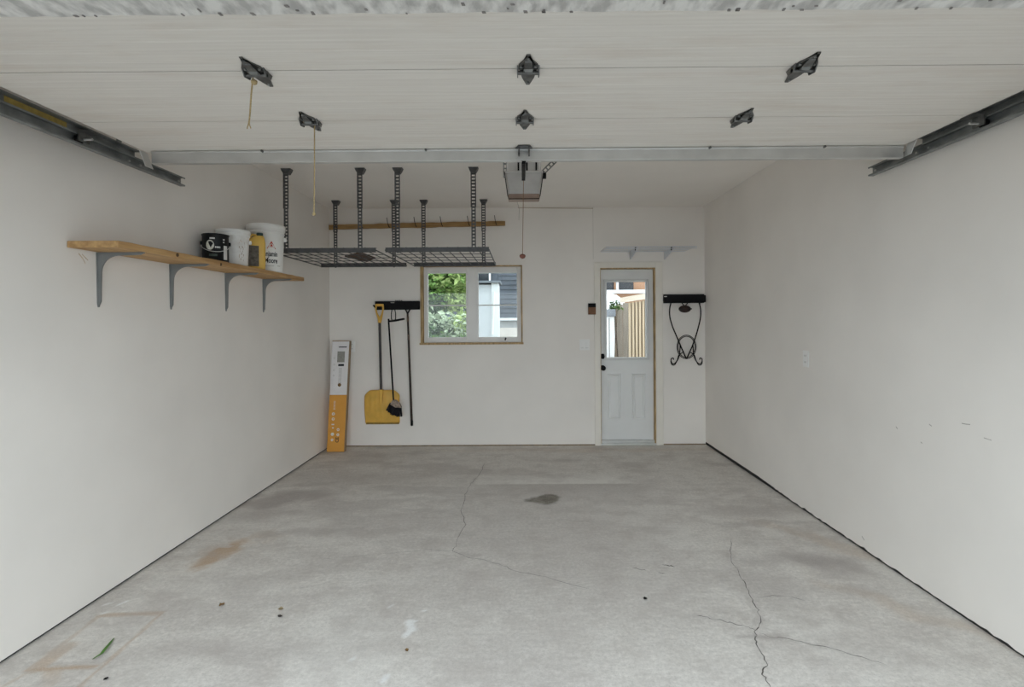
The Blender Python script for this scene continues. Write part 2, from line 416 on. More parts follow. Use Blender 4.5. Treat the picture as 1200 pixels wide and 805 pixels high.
# ------------------------------------------------------------------ walls
def struct(name, mb, m, label, cat, parent=None):
    o = obj(name, mb, m, parent)
    if parent is None: tag(o, label, cat, kind='structure')
    return o
wl = struct('wall_left', MB().box(XL-.10, XL, YF, YB+.12, .014, ZC), m_wall, 'white painted drywall on the left side with the wooden shelf', 'wall')
obj('sill_plate', MB().box(XL-.09, XL-.012, YF, YB+.12, 0, .014), m_sill, wl)
def ragged():
    n = 150; rg = random.Random(4); pts = []
    for k in range(n+1):
        y = YF+(YB+.12-YF)*k/n; b = .016+.018*max(0, min(1, (y-4.0)/.6))
        pts.append((XR, y, b+(rg.uniform(-.004,.004) if y < 4.4 else rg.uniform(-.001,.001))+(rg.uniform(0,.012) if rg.random() < .08 and y < 4.4 else 0)))
    return MB().prism(pts+[(XR, YB+.12, ZC), (XR, YF, ZC)], (.10, 0, 0))
wr = struct('wall_right', ragged(), m_wall, 'white painted drywall on the right side with one outlet', 'wall')
obj('sill_plate', MB().box(XR+.008, XR+.09, YF, YB+.12, 0, .012).box(XR+.02, XR+.09, YF, YB+.12, .0, .034), m_sill, wr)
# faint joint in the back wall drywall, and a taped line under the ceiling
# window and door openings in the back wall
wa = at(492.5, 311.5, YB); wbt = at(612.5, 402.5, YB)
WX0, WX1, WZ1, WZ0 = wa.x, wbt.x, wa.z, wbt.z
da = at(703.0, 314.0, YB); db = at(769.0, 521.0, YB)
DX0, DX1, DZ1 = da.x, db.x, da.z
TH = .13
bw = MB()
bw.box(XL, WX0, YB, YB+TH, .014, ZC); bw.box(WX0, WX1, YB, YB+TH, .014, WZ0); bw.box(WX0, WX1, YB, YB+TH, WZ1, ZC)
bw.box(WX1, DX0, YB, YB+TH, .014, ZC); bw.box(DX0, DX1, YB, YB+TH, DZ1, ZC); bw.box(DX1, XR, YB, YB+TH, .014, ZC)
wbk = struct('wall_back', bw, m_wall, 'white painted back wall with window and entry door', 'wall')
obj('sill_plate', MB().box(XL, DX0-.06, YB+.006, YB+TH, 0, .014).box(DX1+.06, XR, YB+.006, YB+TH, 0, .014), m_sillw, wbk)
px_s = at(695, 280, YB).x
struct('trim_2', MB().box(px_s-.003, px_s+.003, YB-.0012, YB, DZ1+.10, ZC), pm('beige_joint_line', (.66,.63,.59), .7), 'thin vertical drywall joint above the entry door', 'joint')  # raised strip in a darker beige marks the drywall joint
la = at(607, 243.6, YB); lb = at(695, 244.2, YB)
struct('trim_3', MB().bar(la-Vector((0,.002,0)), lb-Vector((0,.002,0)), .003, .007), pm('brown_joint_line', (.46,.37,.28), .7), 'thin brown line under the ceiling on the back wall', 'joint')
ce = struct('ceiling', MB().box(XL-.1, XR+.1, YF-.2, YB+.13, ZC, ZC+.12), m_ceil, 'flat white painted garage ceiling', 'ceiling')
fwl = MB()
OX0, OX1 = XL+.2, XR-.2
fwl.box(XL-.1, OX0, YF-.2, YF, 0, ZC).box(OX1, XR+.1, YF-.2, YF, 0, ZC).box(OX0, OX1, YF-.2, YF, LINZ+.05, ZC)
wf = struct('wall_front', fwl, m_wall, 'front wall around the wide overhead door opening', 'wall')
# mottled lintel board, slightly uneven lower edge
def lintel():
    mb = MB(); n = 120; x0, x1 = OX0, OX1; vs = []
    for k in range(n+1):
        x = x0+(x1-x0)*k/n; e = random.uniform(-.0015, .0015)
        vs += [(x, YF-.2, LINZ+e), (x, YF, LINZ+e), (x, YF, LINZ+.05), (x, YF-.2, LINZ+.05)]
    fs = []
    for k in range(n):
        for a in range(4):
            fs.append((4*k+a, 4*k+(a+1) % 4, 4*k+4+(a+1) % 4, 4*k+4+a))
    fs += [(0,1,2,3), (4*n, 4*n+3, 4*n+2, 4*n+1)]
    return mb.add(vs, fs)
lt = struct('trim_1', lintel(), m_lintel, 'dirty mottled lintel along the top edge above the door opening', 'lintel')
sp_ = MB(); rg_ = random.Random(8)
for k in range(60):
    x = rg_.uniform(OX0+.05, OX1-.05); l = rg_.uniform(.003, .010); w = rg_.uniform(.0015, .0045); y = YF-rg_.choice((.0, .0, .0, .012, .025))-l/2
    z = LINZ-.0022
    sp_.prism([(x-w, y-l/2, z), (x+w*.6, y-l/2, z), (x+w, y+l/2, z), (x-w*.7, y+l/2, z)], (0, 0, .0016))
obj('dirt_speck', sp_, pm('dark_grime', (.22,.20,.185), .95, var=.4, scale=50), lt)['kind'] = 'stuff'
struct('driveway', MB().box(-14, 14, -14, YF-.2, -.08, -.005), m_drive, 'grey driveway in front of the garage', 'driveway')
struct('ground', MB().box(-14, 14, YB+.13, 26, -.25, -.12), m_ground, 'back yard ground behind the garage', 'ground')

def scuff(wall, X, pts, w, m):
    s_ = 1 if X > 0 else -1
    P = [atX(px, py, X) for px, py in pts]; mb = MB(); vs = []
    for p in P: vs += [p+Vector((-s_*.0006, 0, w/2)), p+Vector((-s_*.0006, 0, -w/2))]
    obj('scuff_mark', mb.add(vs, [(2*k, 2*k+1, 2*k+3, 2*k+2) for k in range(len(P)-1)]), m, wall)
m_scuff = pm('grey_scuff', (.48,.44,.40), .9, var=.4, scale=40); m_scuff2 = pm('tan_scuff', (.62,.50,.36), .9, var=.3, scale=40)
for pts, w in (([(1127,496),(1132,497),(1137,497.5)], .004), ([(1089,497),(1092,499.5)], .005), ([(1050,500),(1052,502.5)], .006), ([(1079,518),(1081,519.5)], .006),
               ([(1153,513),(1162,516)], .003), ([(1010,628),(1013,633)], .006)): scuff(wr, XR, pts, w, m_scuff)
for pts, w in (([(92,297),(97,303),(100,309)], .008), ([(96,298),(103,305)], .006)): scuff(wl, XL, pts, w, m_scuff2)

# ------------------------------------------------------------------ window
def window():
    t = thing('window_1', ((WX0+WX1)/2, YB+.05, WZ0), 'white double casement window with raw wood edges in the back wall', 'window', kind='structure')
    e = .014
    fr = MB(); y0, y1 = YB-.012, YB+.10
    eL = .032; obj('jamb', MB().box(WX0, WX0+eL, y0, y1, WZ0, WZ1), m_rawwood, t); obj('jamb', MB().box(WX1-e, WX1, y0, y1, WZ0, WZ1), m_rawwood, t)
    obj('jamb', MB().box(WX0+eL, WX1-e, y0, y1, WZ1-e*.8, WZ1), m_rawwood, t)
    obj('window_sill', MB().box(WX0-.01, WX1+.01, y0-.01, y1, WZ0-.008, WZ0+.014), m_rawwood, t)
    ix0, ix1, iz0, iz1 = WX0+eL, WX1-e, WZ0+.014, WZ1-e*.8
    g = YB+.06
    A = [at(501.5, 320.5, g), at(547, 395, g)]; B = [at(560.5, 320.5, g), at(606, 395, g)]
    gx = (A[0].x, A[1].x, B[0].x, B[1].x); gz1 = A[0].z; gz0 = A[1].z
    f = MB(); ya, yb = YB+.035, YB+.095
    f.box(ix0, gx[0], ya, yb, iz0, iz1).box(gx[3], ix1, ya, yb, iz0, iz1).box(gx[1], gx[2], ya, yb, iz0, iz1)
    for a, b in ((gx[0], gx[1]), (gx[2], gx[3])):
        f.box(a, b, ya, yb, iz0, gz0).box(a, b, ya, yb, gz1, iz1)
    obj('window_frame', f, m_white, t, .004)
    mz = at(520, 358, g).z
    for a, b in ((gx[0], gx[1]), (gx[2], gx[3])):
        s = MB(); w = .012
        s.box(a-w, a, ya-.02, ya, gz0-w, gz1+w).box(b, b+w, ya-.02, ya, gz0-w, gz1+w).box(a, b, ya-.02, ya, gz0-w, gz0).box(a, b, ya-.02, ya, gz1, gz1+w)
        so = obj('sash', s, m_white, t)
        obj('muntin', MB().box(a, b, g-.008, g+.012, mz-.007, mz+.007), m_white, t)
        obj('pane', MB().box(a, b, g, g+.004, gz0, mz-.007), m_glass, t); obj('pane', MB().box(a, b, g, g+.004, mz+.007, gz1), m_glass, t)
    p = at(590, 398.5, ya)
    h = obj('crank_handle', MB().box(p.x-.045, p.x+.04, ya-.025, ya, p.z-.008, p.z+.010), m_white, t, .003)
    obj('crank_lever', MB().bar((p.x+.02, ya-.03, p.z), (p.x+.03, ya-.035, p.z+.028), .012, .012), m_black, h)
window()
portal('window_portal', ((WX0+WX1)/2, YB+TH+.03, (WZ0+WZ1)/2), (PI/2, 0, 0), WX1-WX0, WZ1-WZ0)

# ------------------------------------------------------------------ entry door
def entry_door():
    t = thing('door_1', ((DX0+DX1)/2, YB+.05, 0), 'white half glazed entry door with dark knobs in the back wall', 'door', kind='structure')
    cw0 = at(696.5, 400, YB).x; cw1 = at(776.5, 400, YB).x; ct = at(735, 307, YB).z
    y0 = YB-.018
    obj('casing', MB().box(cw0, DX0, y0, YB, 0, ct), m_cream, t, .003); obj('casing', MB().box(DX1, cw1, y0, YB, 0, ct), m_cream, t, .003)
    obj('casing', MB().box(DX0, DX1, y0, YB, DZ1, ct), m_cream, t, .003)
    jw = .012
    obj('jamb', MB().box(DX0, DX0+jw*.6, YB, YB+TH, 0, DZ1), m_rawwood, t); obj('jamb', MB().box(DX1-jw, DX1, YB-.004, YB+TH, 0, DZ1), m_rawwood, t)
    obj('jamb', MB().box(DX0+jw*.6, DX1-jw, YB, YB+TH, DZ1-.012, DZ1), m_rawwood, t)
    obj('threshold', MB().box(DX0, DX1, YB-.01, YB+TH, 0, .022).box(DX0+.01, DX1-.01, YB+.02, YB+TH, .022, .05), m_galv, t, .003)
    yl = YB+.05; lx0, lx1 = DX0+jw*.6+.002, DX1-jw-.002; lz0, lz1 = .052, DZ1-.014
    ga = at(710.5, 330.5, yl); gb = at(757.5, 418.5, yl)
    leaf = MB()
    leaf.box(lx0, ga.x, yl, yl+.045, lz0, lz1).box(gb.x, lx1, yl, yl+.045, lz0, lz1).box(ga.x, gb.x, yl, yl+.045, lz0, gb.z).box(ga.x, gb.x, yl, yl+.045, ga.z, lz1)
    lf = obj('door_leaf', leaf, m_doorp, t)
    w = .030; s = MB()
    q = .024
    for d0, d1, pr_ in ((w, w-.007, q), (w-.012, 0, q*.7)):
        s.box(ga.x-d0, ga.x-d1, yl-pr_, yl, gb.z-d0, ga.z+d0).box(gb.x+d1, gb.x+d0, yl-pr_, yl, gb.z-d0, ga.z+d0).box(ga.x-d1, gb.x+d1, yl-pr_, yl, gb.z-d0, gb.z-d1).box(ga.x-d1, gb.x+d1, yl-pr_, yl, ga.z+d1, ga.z+d0)
    obj('glazing_frame', s, m_doorp, lf, .002)
    obj('pane', MB().box(ga.x, gb.x, yl+.02, yl+.025, gb.z, ga.z), m_glassd, t)
    for (xa, xb) in ((711.5, 728), (740.5, 757)):
        a = at(xa, 438, yl); b = at(xb, 491, yl); mb = MB()
        prof = [(0, 0), (.005, -.011), (.012, -.011), (.019, -.001), (.028, -.001), (.036, -.008)]
        rings = []
        for d, h in prof: rings.append([(a.x+d, yl+h, b.z+d), (b.x-d, yl+h, b.z+d), (b.x-d, yl+h, a.z-d), (a.x+d, yl+h, a.z-d)])
        vs = [p for r in rings for p in r]; fs = []
        for i in range(len(prof)-1):
            for k in range(4): fs.append((i*4+k, i*4+(k+1) % 4, i*4+4+(k+1) % 4, i*4+4+k))
        fs.append(tuple(range(len(vs)-4, len(vs))))
        obj('embossed_panel', mb.add(vs, fs), m_doorp, lf)
    for nm, py in (('deadbolt', 417.5), ('door_knob', 431)):
        p = at(705, py, yl)
        if nm == 'deadbolt': pr = [(.030,0),(.031,-.012),(.024,-.016),(.018,-.030),(.0,-.030)]
        else: pr = [(.031,0),(.031,-.008),(.013,-.012),(.012,-.03),(.026,-.042),(.029,-.056),(.022,-.066),(.0,-.07)]
        k = obj(nm, MB().lathe((p.x+.012, yl, p.z), pr, 20, 'y', cap=False), m_black, lf); k['label'] = 'dark bronze knob' if nm == 'door_knob' else 'dark bronze deadbolt turn'
entry_door()
portal('door_glass_portal', ((DX0+DX1)/2, YB+TH+.04, 1.45), (PI/2, 0, 0), DX1-DX0, 1.1)

# ------------------------------------------------------------------ overhead garage door
DZ = 2.335                       # inner face of the raised door
def overhead_door():
    J = [1.37, 1.826, 2.281, 2.737]
    xl, xr = -1.965, 1.993
    t = thing('garage_door', (0, 2.2, DZ), 'raised sectional garage door with off white ribbed panels overhead', 'garage door')
    def panel(ya, za, yb, zb):
        # ribbed section: shallow rounded ribs across the door; thickness upward
        d = Vector((0, yb-ya, zb-za)); L = d.length; d.normalize(); nrm = Vector((0, -d.z, d.y))
        if nrm.z < 0: nrm = -nrm
        prof = [(0, .030), (0, .0)]
        n = 7
        for k in range(n):
            a = L*k/n; b = L*(k+1)/n
            prof += [(a+.006, -.0), (b-.006, -.0)]+([(b-.003, .0009)] if k < n-1 else [])
        prof += [(L, 0), (L, .030)]
        P = [Vector((0, ya, za))+d*s+nrm*h for s, h in prof]
        mb = MB().prism([Vector((xl, p.y, p.z)) for p in P], (xr-xl, 0, 0))
        return obj('door_panel', mb, m_odoor, t)
    panel(1.03, 2.125, J[0]-.003, DZ); 
    for a, b in zip(J[:-1], J[1:]): panel(a+.0022, DZ, b-.0022, DZ)
    for y in J[:-1]: obj('joint_filler', MB().box(xl, xr, y-.010, y+.010, DZ+.0305, DZ+.036).box(xl, xr, y-.0021, y+.0021, DZ+.002, DZ+.0305), m_black, t)  # black filler added in the panel gaps to stop light and keep joints dark
    obj('bottom_seal', MB().box(xl, xr, 1.012, 1.030, 2.10, 2.155), m_black, t)
    # strut
    ys = 2.685
    st = MB()
    pr = [(-.045,0),(-.020,0),(-.016,-.050),(.016,-.050),(.020,0),(.045,0),(.045,-.003),(.024,-.003),(.019,-.056),(-.019,-.056),(-.024,-.003),(-.045,-.003)]
    a, b = at(180, 182, ys).x, 1.992
    pr = [(-.022, 0), (-.022, -.008), (-.016, -.008), (-.016, -.062), (.016, -.062), (.016, -.008), (.022, -.008), (.022, 0)]
    sto = obj('strut', st.prism([Vector((a, ys+y, DZ-.002+z)) for y, z in pr], (b-a, 0, 0)), m_galv, t, .002)
    for x in (at(310,178,ys).x, at(500,178,ys).x, at(963,178,ys).x, at(830,178,ys).x):
        obj('screw', MB().lathe((x, ys-.026, DZ-.008), [(.006,-.006),(.006,.006)], 8, 'y'), m_dsteel, sto)
    def hinge(px, py, Y, flip):
        x = at(px, py, Y).x; z = DZ-.001
        h = obj('hinge', MB().prism([(x+.006,Y-.100,z),(x-.006,Y-.100,z),(x+.034,Y-.035,z),(x+.034,Y-.004,z),(x-.034,Y-.004,z),(x-.034,Y-.035,z)], (0,0,-.004)), m_dsteel, t)
        obj('hinge_leaf', MB().prism([(x-.030,Y+.006,z),(x+.030,Y+.006,z),(x+.022,Y+.06,z),(x+.006,Y+.115,z),(x-.006,Y+.115,z),(x-.022,Y+.06,z)], (0,0,-.004)), m_dsteel, h)
        obj('raised_web', MB().prism([(x-.012,Y-.060,z-.004),(x+.012,Y-.060,z-.004),(x+.020,Y-.004,z-.014),(x-.020,Y-.004,z-.014)], (0,.002,-.003)), m_dsteel, h)
        obj('raised_rib', MB().prism([(x-.016,Y-.024,z-.012),(x+.016,Y-.024,z-.012),(x+.012,Y-.014,z-.017),(x-.012,Y-.014,z-.017)], (0,.001,-.002)), m_steel, h)
        obj('barrel', MB().lathe((x, Y+.002, z-.014), [(.007,-.040),(.007,.040)], 12, 'x'), m_dsteel, h)
        for s in (-1, 1):
            obj('knuckle', MB().prism([(x+s*.036,Y-.026,z),(x+s*.036,Y+.040,z),(x+s*.036,Y+.030,z-.018),(x+s*.036,Y-.006,z-.024)], (s*.004,0,0)), m_dsteel, h)
        for s, yy in ((0,-.078),(1,-.026),(-1,-.026),(0,.092)):
            obj('bolt', MB().lathe((x+s*.025, Y+yy, z-.004), [(.005,-.005),(.005,.001)], 8), m_steel, h)
    for px, py in ((300,88),(619,83),(941,80)): hinge(px, py, J[1], 0)
    for px, py in ((363,147),(615,142),(870,140)): hinge(px, py, J[2], 0)
    # arm bracket at the middle of the strut, and end stiles with roller carriers
    x = at(614, 178, ys).x
    br = obj('arm_bracket', MB().prism([(x-.045,ys-.03,DZ-.003),(x+.045,ys-.03,DZ-.003),(x+.03,ys-.075,DZ-.003),(x-.03,ys-.075,DZ-.003)], (0,0,-.004)).box(x-.03,x-.022,ys-.06,ys-.022,DZ-.045,DZ-.006).box(x+.022,x+.03,ys-.06,ys-.022,DZ-.045,DZ-.006), m_dsteel, t)
    return t, J
gdoor, JNT = overhead_door()

# ropes hung on the left hinges
def rope(name, label, pts, r, knot=True, parent=None):
    mb = MB().tube(pts, r, 6)
    o = obj(name, mb, m_rope, parent)
    if parent is None: tag(o, label, 'rope')
    return o
p = at(296.5, 96, JNT[1]+.02); q = at(291.5, 147, JNT[1]+.02)
t = thing('pull_rope', q, 'short tan rope end hanging from the nearest left door hinge', 'rope')
obj('cord', MB().tube([p+Vector((0,0,.02)), p.lerp(q,.3)+Vector((-.002,0,0)), p.lerp(q,.7), q], .0028, 6), m_rope, t)
obj('knot', MB().lathe((p.x+.004, p.y, p.z), [(.0,-.012),(.010,-.006),(.011,.004),(.0,.011)], 10), m_rope, t)
obj('frayed_end', MB().tube([q+Vector((0,0,.01)), q+Vector((-.006,0,-.012))], .002, 5).tube([q+Vector((0,0,.01)), q+Vector((.006,.002,-.010))], .002, 5), m_rope, t)
p = at(368.5, 151, JNT[2]+.03); q = at(368, 251, JNT[2]+.03)
t = thing('pull_rope', q, 'long tan rope hanging from the farther left door hinge', 'rope')
obj('cord', MB().tube([p+Vector((0,0,.02)), p.lerp(q,.5)+Vector((.001,0,0)), q], .0028, 6), m_rope, t)
obj('knot', MB().lathe((q.x, q.y, q.z), [(.0,-.008),(.007,-.004),(.007,.004),(.0,.009)], 10), m_rope, t)

# ------------------------------------------------------------------ tracks
def track(side):
    s = -1 if side == 'left' else 1
    xw = -2.085 if s < 0 else 2.075           # channel web (outer)
    ye = 3.13 if s < 0 else 3.02
    y0 = 1.30
    z0 = 2.272; h = .052
    lab = 'galvanised horizontal door track along the left wall' if s < 0 else 'galvanised horizontal door track along the right wall'
    t = thing('door_track', (xw, 2.2, z0), lab, 'door track', 'overhead door tracks')
    th = .003; d = -s*.030
    pr = [(0,0),(d,0),(d,.008),(d*.9,.008),(d*.9,th),(-s*th,th),(-s*th,h-th),(d*.9,h-th),(d*.9,h-.008),(d,h-.008),(d,h),(0,h)]
    obj('rail', MB().prism([Vector((xw+x, y0, z0+z)) for x, z in pr], (0, ye-y0, 0)), m_steel, t)
    # vertical run beside the opening and the curve
    cur = [(YF+.06, 0), (YF+.06, 1.9), (YF+.09, 2.10), (YF+.18, 2.24), (y0, z0+h/2)]
    v = MB()
    for a, b in zip(cur[:-1], cur[1:]): v.bar((xw-s*.015, a[0], a[1]), (xw-s*.015, b[0], b[1]), .030, .045, (1,0,0))
    obj('vertical_rail', v, m_steel, t)
    # angle iron on top
    xo = xw-s*.0045
    za = z0+h
    ang = MB().box(xw+s*.0, xw+s*.004, y0, ye-.37, za-.004, za+.040).box(xw, xw-s*.034, y0, ye-.37, za+.036, za+.040)
    ao = obj('angle_iron', ang, m_steel, t)
    if s < 0:
        obj('paper_sticker', MB().box(xw-s*.0005, xw-s*.0015, 2.06, 2.345, za+.002, za+.036), m_sticker, t)
    # hanger tab near the end, light plate
    yt = ye-.385
    obj('hanger_plate', MB().prism([(xw-s*.070, yt-.005, z0+.006),(xw-s*.070, yt+.055, z0+.006),(xw-s*.070, yt+.01, za+.028),(xw-s*.070, yt-.05, za+.028)], (-s*.004,0,0)), m_galv, t, .002)
    obj('hanger_strap', MB().box(xw-s*.004, xw-s*.008, ye-.50, ye-.47, za+.03, ZC), m_steel, t)
    for yy in (ye-.03, ye-.34, ye-.42):
        obj('bolt', MB().lathe((xw-s*.006, yy, z0+h*.5), [(.006,-.004),(.006,.006)], 8, 'x'), m_galv, t)
    for yj in (JNT[2], JNT[1]):
        if yj > ye-.1: continue
        if s < 0 and yj == JNT[2]: yj += .11
        # the door's roller carriers belong to the garage door
        xr_ = xw-s*.016
        c = obj('roller_carrier', MB().box(xr_-s*.022, xr_-s*.075, yj-.035, yj+.035, DZ-.006, DZ-.002).box(xr_-s*.020, xr_-s*.026, yj-.03, yj+.03, DZ-.05, DZ-.006), m_dsteel, gdoor)
        obj('roller', MB().lathe((xr_, yj, z0+h*.5), [(.008,-.006),(.021,-.006),(.021,.006),(.008,.006)], 14, 'x'), m_black, gdoor)
        obj('roller_stem', MB().lathe((xr_-s*.03, yj, z0+h*.5), [(.006,-.035),(.006,.035)], 8, 'x'), m_galv, gdoor)
track('left'); track('right')

# ------------------------------------------------------------------ garage door opener
def opener():
    Y0 = 3.75
    a = at(591.5, 201, Y0); b = at(636.5, 201, Y0); c = at(595.5, 232.5, Y0); d = at(632.5, 232.5, Y0)
    xm = (a.x+b.x)/2; zt = a.z; zb = c.z
    t = thing('garage_door_opener', (xm, Y0+.2, zb), 'white ceiling mounted garage door opener with translucent light cover', 'opener')
    body = obj('motor_housing', MB().box(a.x+.012, b.x-.012, Y0+.03, Y0+.40, zt-.01, zt+.135), m_openw, t, .012)
    for px in (607.5, 617.5, 628.5):
        x = at(px, 195, Y0).x
        obj('housing_rib', MB().box(x-.006, x+.006, Y0+.012, Y0+.032, zt-.005, zt+.12), m_black, body)
    # light cover: tapered translucent tub with rounded lower lip
    def tub(z0, z1, in0, in1, grow):
        vs = []; k0 = (z0-zb)/(zt-zb); k1 = (z1-zb)/(zt-zb)
        for k, z in ((k0, z0), (k1, z1)):
            xl = c.x+(a.x-c.x)*k-grow; xr = d.x+(b.x-d.x)*k+grow; dd = .03*(1-k)
            vs += [(xl+.012, Y0-.0+dd*.5-grow, z), (xr-.012, Y0+dd*.5-grow, z), (xr, Y0+.03+dd*.5, z), (xr, Y0+.12, z), (xl, Y0+.12, z), (xl, Y0+.03+dd*.5, z)]
        return vs, [tuple(range(5,-1,-1)), tuple(range(6,12))]+[(i, (i+1) % 6, (i+1) % 6+6, i+6) for i in range(6)]
    zz = at(614, 226.5, Y0).z
    lens = obj('light_cover', MB().add(*tub(zz, zt, 0, 0, 0)), m_lens, t, .008)
    obj('cover_base', MB().add(*tub(zb, zz, 0, 0, 0)), m_lensb, t, .006)
    # dark wire cage outline around the cover
    e = .003
    pts = [(a.x-e, Y0-.004, zt), (c.x-e, Y0+.004, zb+.02), (c.x+.006, Y0+.004, zb-e), (d.x-.006, Y0+.004, zb-e), (d.x+e, Y0+.004, zb+.02), (b.x+e, Y0-.004, zt)]
    obj('cover_trim', MB().tube(pts, .0035, 6), m_black, t)
    obj('cover_lip', MB().box(a.x+.004, b.x-.004, Y0-.012, Y0+.01, zt-.012, zt+.004), m_lens, t, .004)
    # hanging straps: perforated
    def strap(p, q, w, name):
        p = Vector(p); q = Vector(q); n = max(3, int((q-p).length/.03)); dirv = (q-p).normalized(); sd = Vector((dirv.z, 0, -dirv.x)).normalized()
        mb = MB()
        for s in (-1, 1): mb.bar(p+sd*s*w*.38, q+sd*s*w*.38, w*.26, .003, (0,1,0))
        for k in range(n+1):
            m_ = p.lerp(q, k/n); mb.bar(m_-sd*w*.26, m_+sd*w*.26, .010, .003, (0,1,0))
        obj(name, mb, m_steel, t)
    x = at(592, 200, Y0+.05).x; z = at(592, 208, Y0+.05).z
    strap((x, Y0+.05, z), (x, Y0+.05, ZC), .030, 'hanging_strap')
    x2 = at(634, 205, Y0+.05).x
    strap((x2, Y0+.05, zt-.01), (x2+.22, Y0+.05, ZC), .036, 'hanging_strap')
    obj('adjust_knob', MB().lathe((b.x+.012, Y0+.05, zt-.02), [(.022,-.012),(.022,.012)], 14, 'x'), m_black, t)
    # rail and trolley
    zr = zt+.10
    rl = obj('drive_rail', MB().box(xm-.018, xm+.018, YF, Y0+.05, zr, zr+.035), m_galv, t)
    xa = at(613.5, 190, 2.9).x
    obj('trolley', MB().box(xa-.025, xa+.025, 3.00, 3.16, zr-.03, zr-.001), m_black, t)
    obj('door_arm', MB().bar((xa, 2.665, DZ-.075), (xa, 3.06, DZ-.055), .020, .014).bar((xa, 3.05, DZ-.06), (xa, 3.08, zr-.02), .020, .014, (0,1,0)), m_black, t)
    pl = at(613.5, 207, 3.09)
    obj('release_lever', MB().bar((xa, 3.085, zr-.02), (pl.x, 3.09, pl.z), .022, .012, (0,1,0)), m_black, t)
    r1 = at(612.3, 300, 3.09); 
    obj('release_cord', MB().tube([pl+Vector((0,-.01,.01)), pl.lerp(r1,.5)+Vector((.0005,-.01,0)), r1+Vector((0,-.01,0))], .0022, 6), m_redrope, t)
    obj('release_handle', MB().lathe(r1+Vector((0,-.01,0)), [(.0,-.018),(.012,-.014),(.018,-.006),(.018,.004),(.010,.010),(.0,.012)], 16), m_redh, t)
    # thin bell wire
    w0 = at(602, 231, Y0+.1); w1 = at(608, 258, Y0+.1)
    obj('bell_wire', MB().tube([w0, at(606,236,Y0+.1), at(608.5,245,Y0+.1), w1], .0013, 5), m_gray2, t)
opener()

# ------------------------------------------------------------------ ceiling storage racks
def rack(x0, x1, px_l, px_r, label, stuff_seed):
    yf, yb = 4.32, 5.47; zd = 2.035
    t = thing('ceiling_storage_rack', ((x0+x1)/2, (yf+yb)/2, zd), label, 'storage rack', 'ceiling racks')
    def lbar(name, y, s):
        obj(name, MB().box(x0, x1, y-.0015, y+.0015, zd-.014, zd+.026).box(x0, x1, y, y+s*.03, zd+.023, zd+.026), m_rack, t)
    lbar('front_bar', yf, 1); lbar('rear_bar', yb, -1)
    for x in (x0, x1): obj('side_bar', MB().tube([(x, yf, zd+.004), (x, yb, zd-.004)], .006, 8), m_rack, t)
    n = 10
    for k in range(1, n):
        x = x0+(x1-x0)*k/n
        obj('deck_wire', MB().tube([(x, yf, zd+.028), (x, yf+.01, zd+.004), (x, yb-.01, zd+.004), (x, yb, zd+.02)], .0042, 6), m_wire, t)
    m = 5
    for k in range(1, m):
        y = yf+(yb-yf)*k/m
        obj('cross_wire', MB().tube([(x0, y, zd-.003), (x1, y, zd-.003)], .0030, 6), m_wire, t)
    for i, (xp, y) in enumerate(((px_l, yf), (px_r, yf), (px_l, yb), (px_r, yb))):
        p = MB(); zt = ZC-.03; w = .036; zmid = zd+.36
        def ladder(z0, z1, w, yy):
            k = max(2, int((z1-z0)/.028))
            for s in (-1, 1): p.box(xp+s*w/2-.005, xp+s*w/2+.005, yy-.001, yy+.001, z0, z1)
            for q in range(k+1):
                z = z0+(z1-z0)*q/k; p.box(xp-w/2+.005, xp+w/2-.005, yy-.001, yy+.001, z-.0075, z+.0075)
        ladder(zd-.012, zmid+.03, .028, y-.004)
        ladder(zmid, zt, .036, y-.007)
        p.box(xp-.019, xp-.016, y-.006, y+.022, zd-.012, zt)
        po = obj('post', p, m_rack, t)
        obj('ceiling_foot', MB().prism([(xp-.042,y-.012,ZC-.001),(xp+.042,y-.012,ZC-.001),(xp+.036,y-.012,ZC-.018),(xp+.019,y-.012,ZC-.045),(xp-.019,y-.012,ZC-.045),(xp-.036,y-.012,ZC-.018)], (0,.055,0)), m_rack, po)
    return t
xa = [at(335.5, 250, 4.32).x, at(422, 250, 4.32).x, at(466, 250, 4.32).x, at(555, 250, 4.32).x]
rack(-2.14, -1.225, xa[0], xa[1], 'charcoal wire ceiling rack nearer the left wall, beside the paint pails', 1)
rack(-1.145, -.27, xa[2], xa[3], 'charcoal wire ceiling rack hung above the window', 2)
# brown sheet lying on the left rack
a = at(408, 297, 4.55); 
bs = MB(); Zs = 2.035+.012
def corner(px, py): 
    return atZ(px, py, Zs)
poly = [corner(404,301), corner(422,296.5), corner(440,303), corner(430,307)]
tag(obj('brown_sheet', MB().prism(poly, (0,0,.012)), pm('dark_brown_card', (.10,.060,.040), .8, var=.4, scale=30)), 'dark brown flat sheet lying on the left ceiling rack', 'sheet')

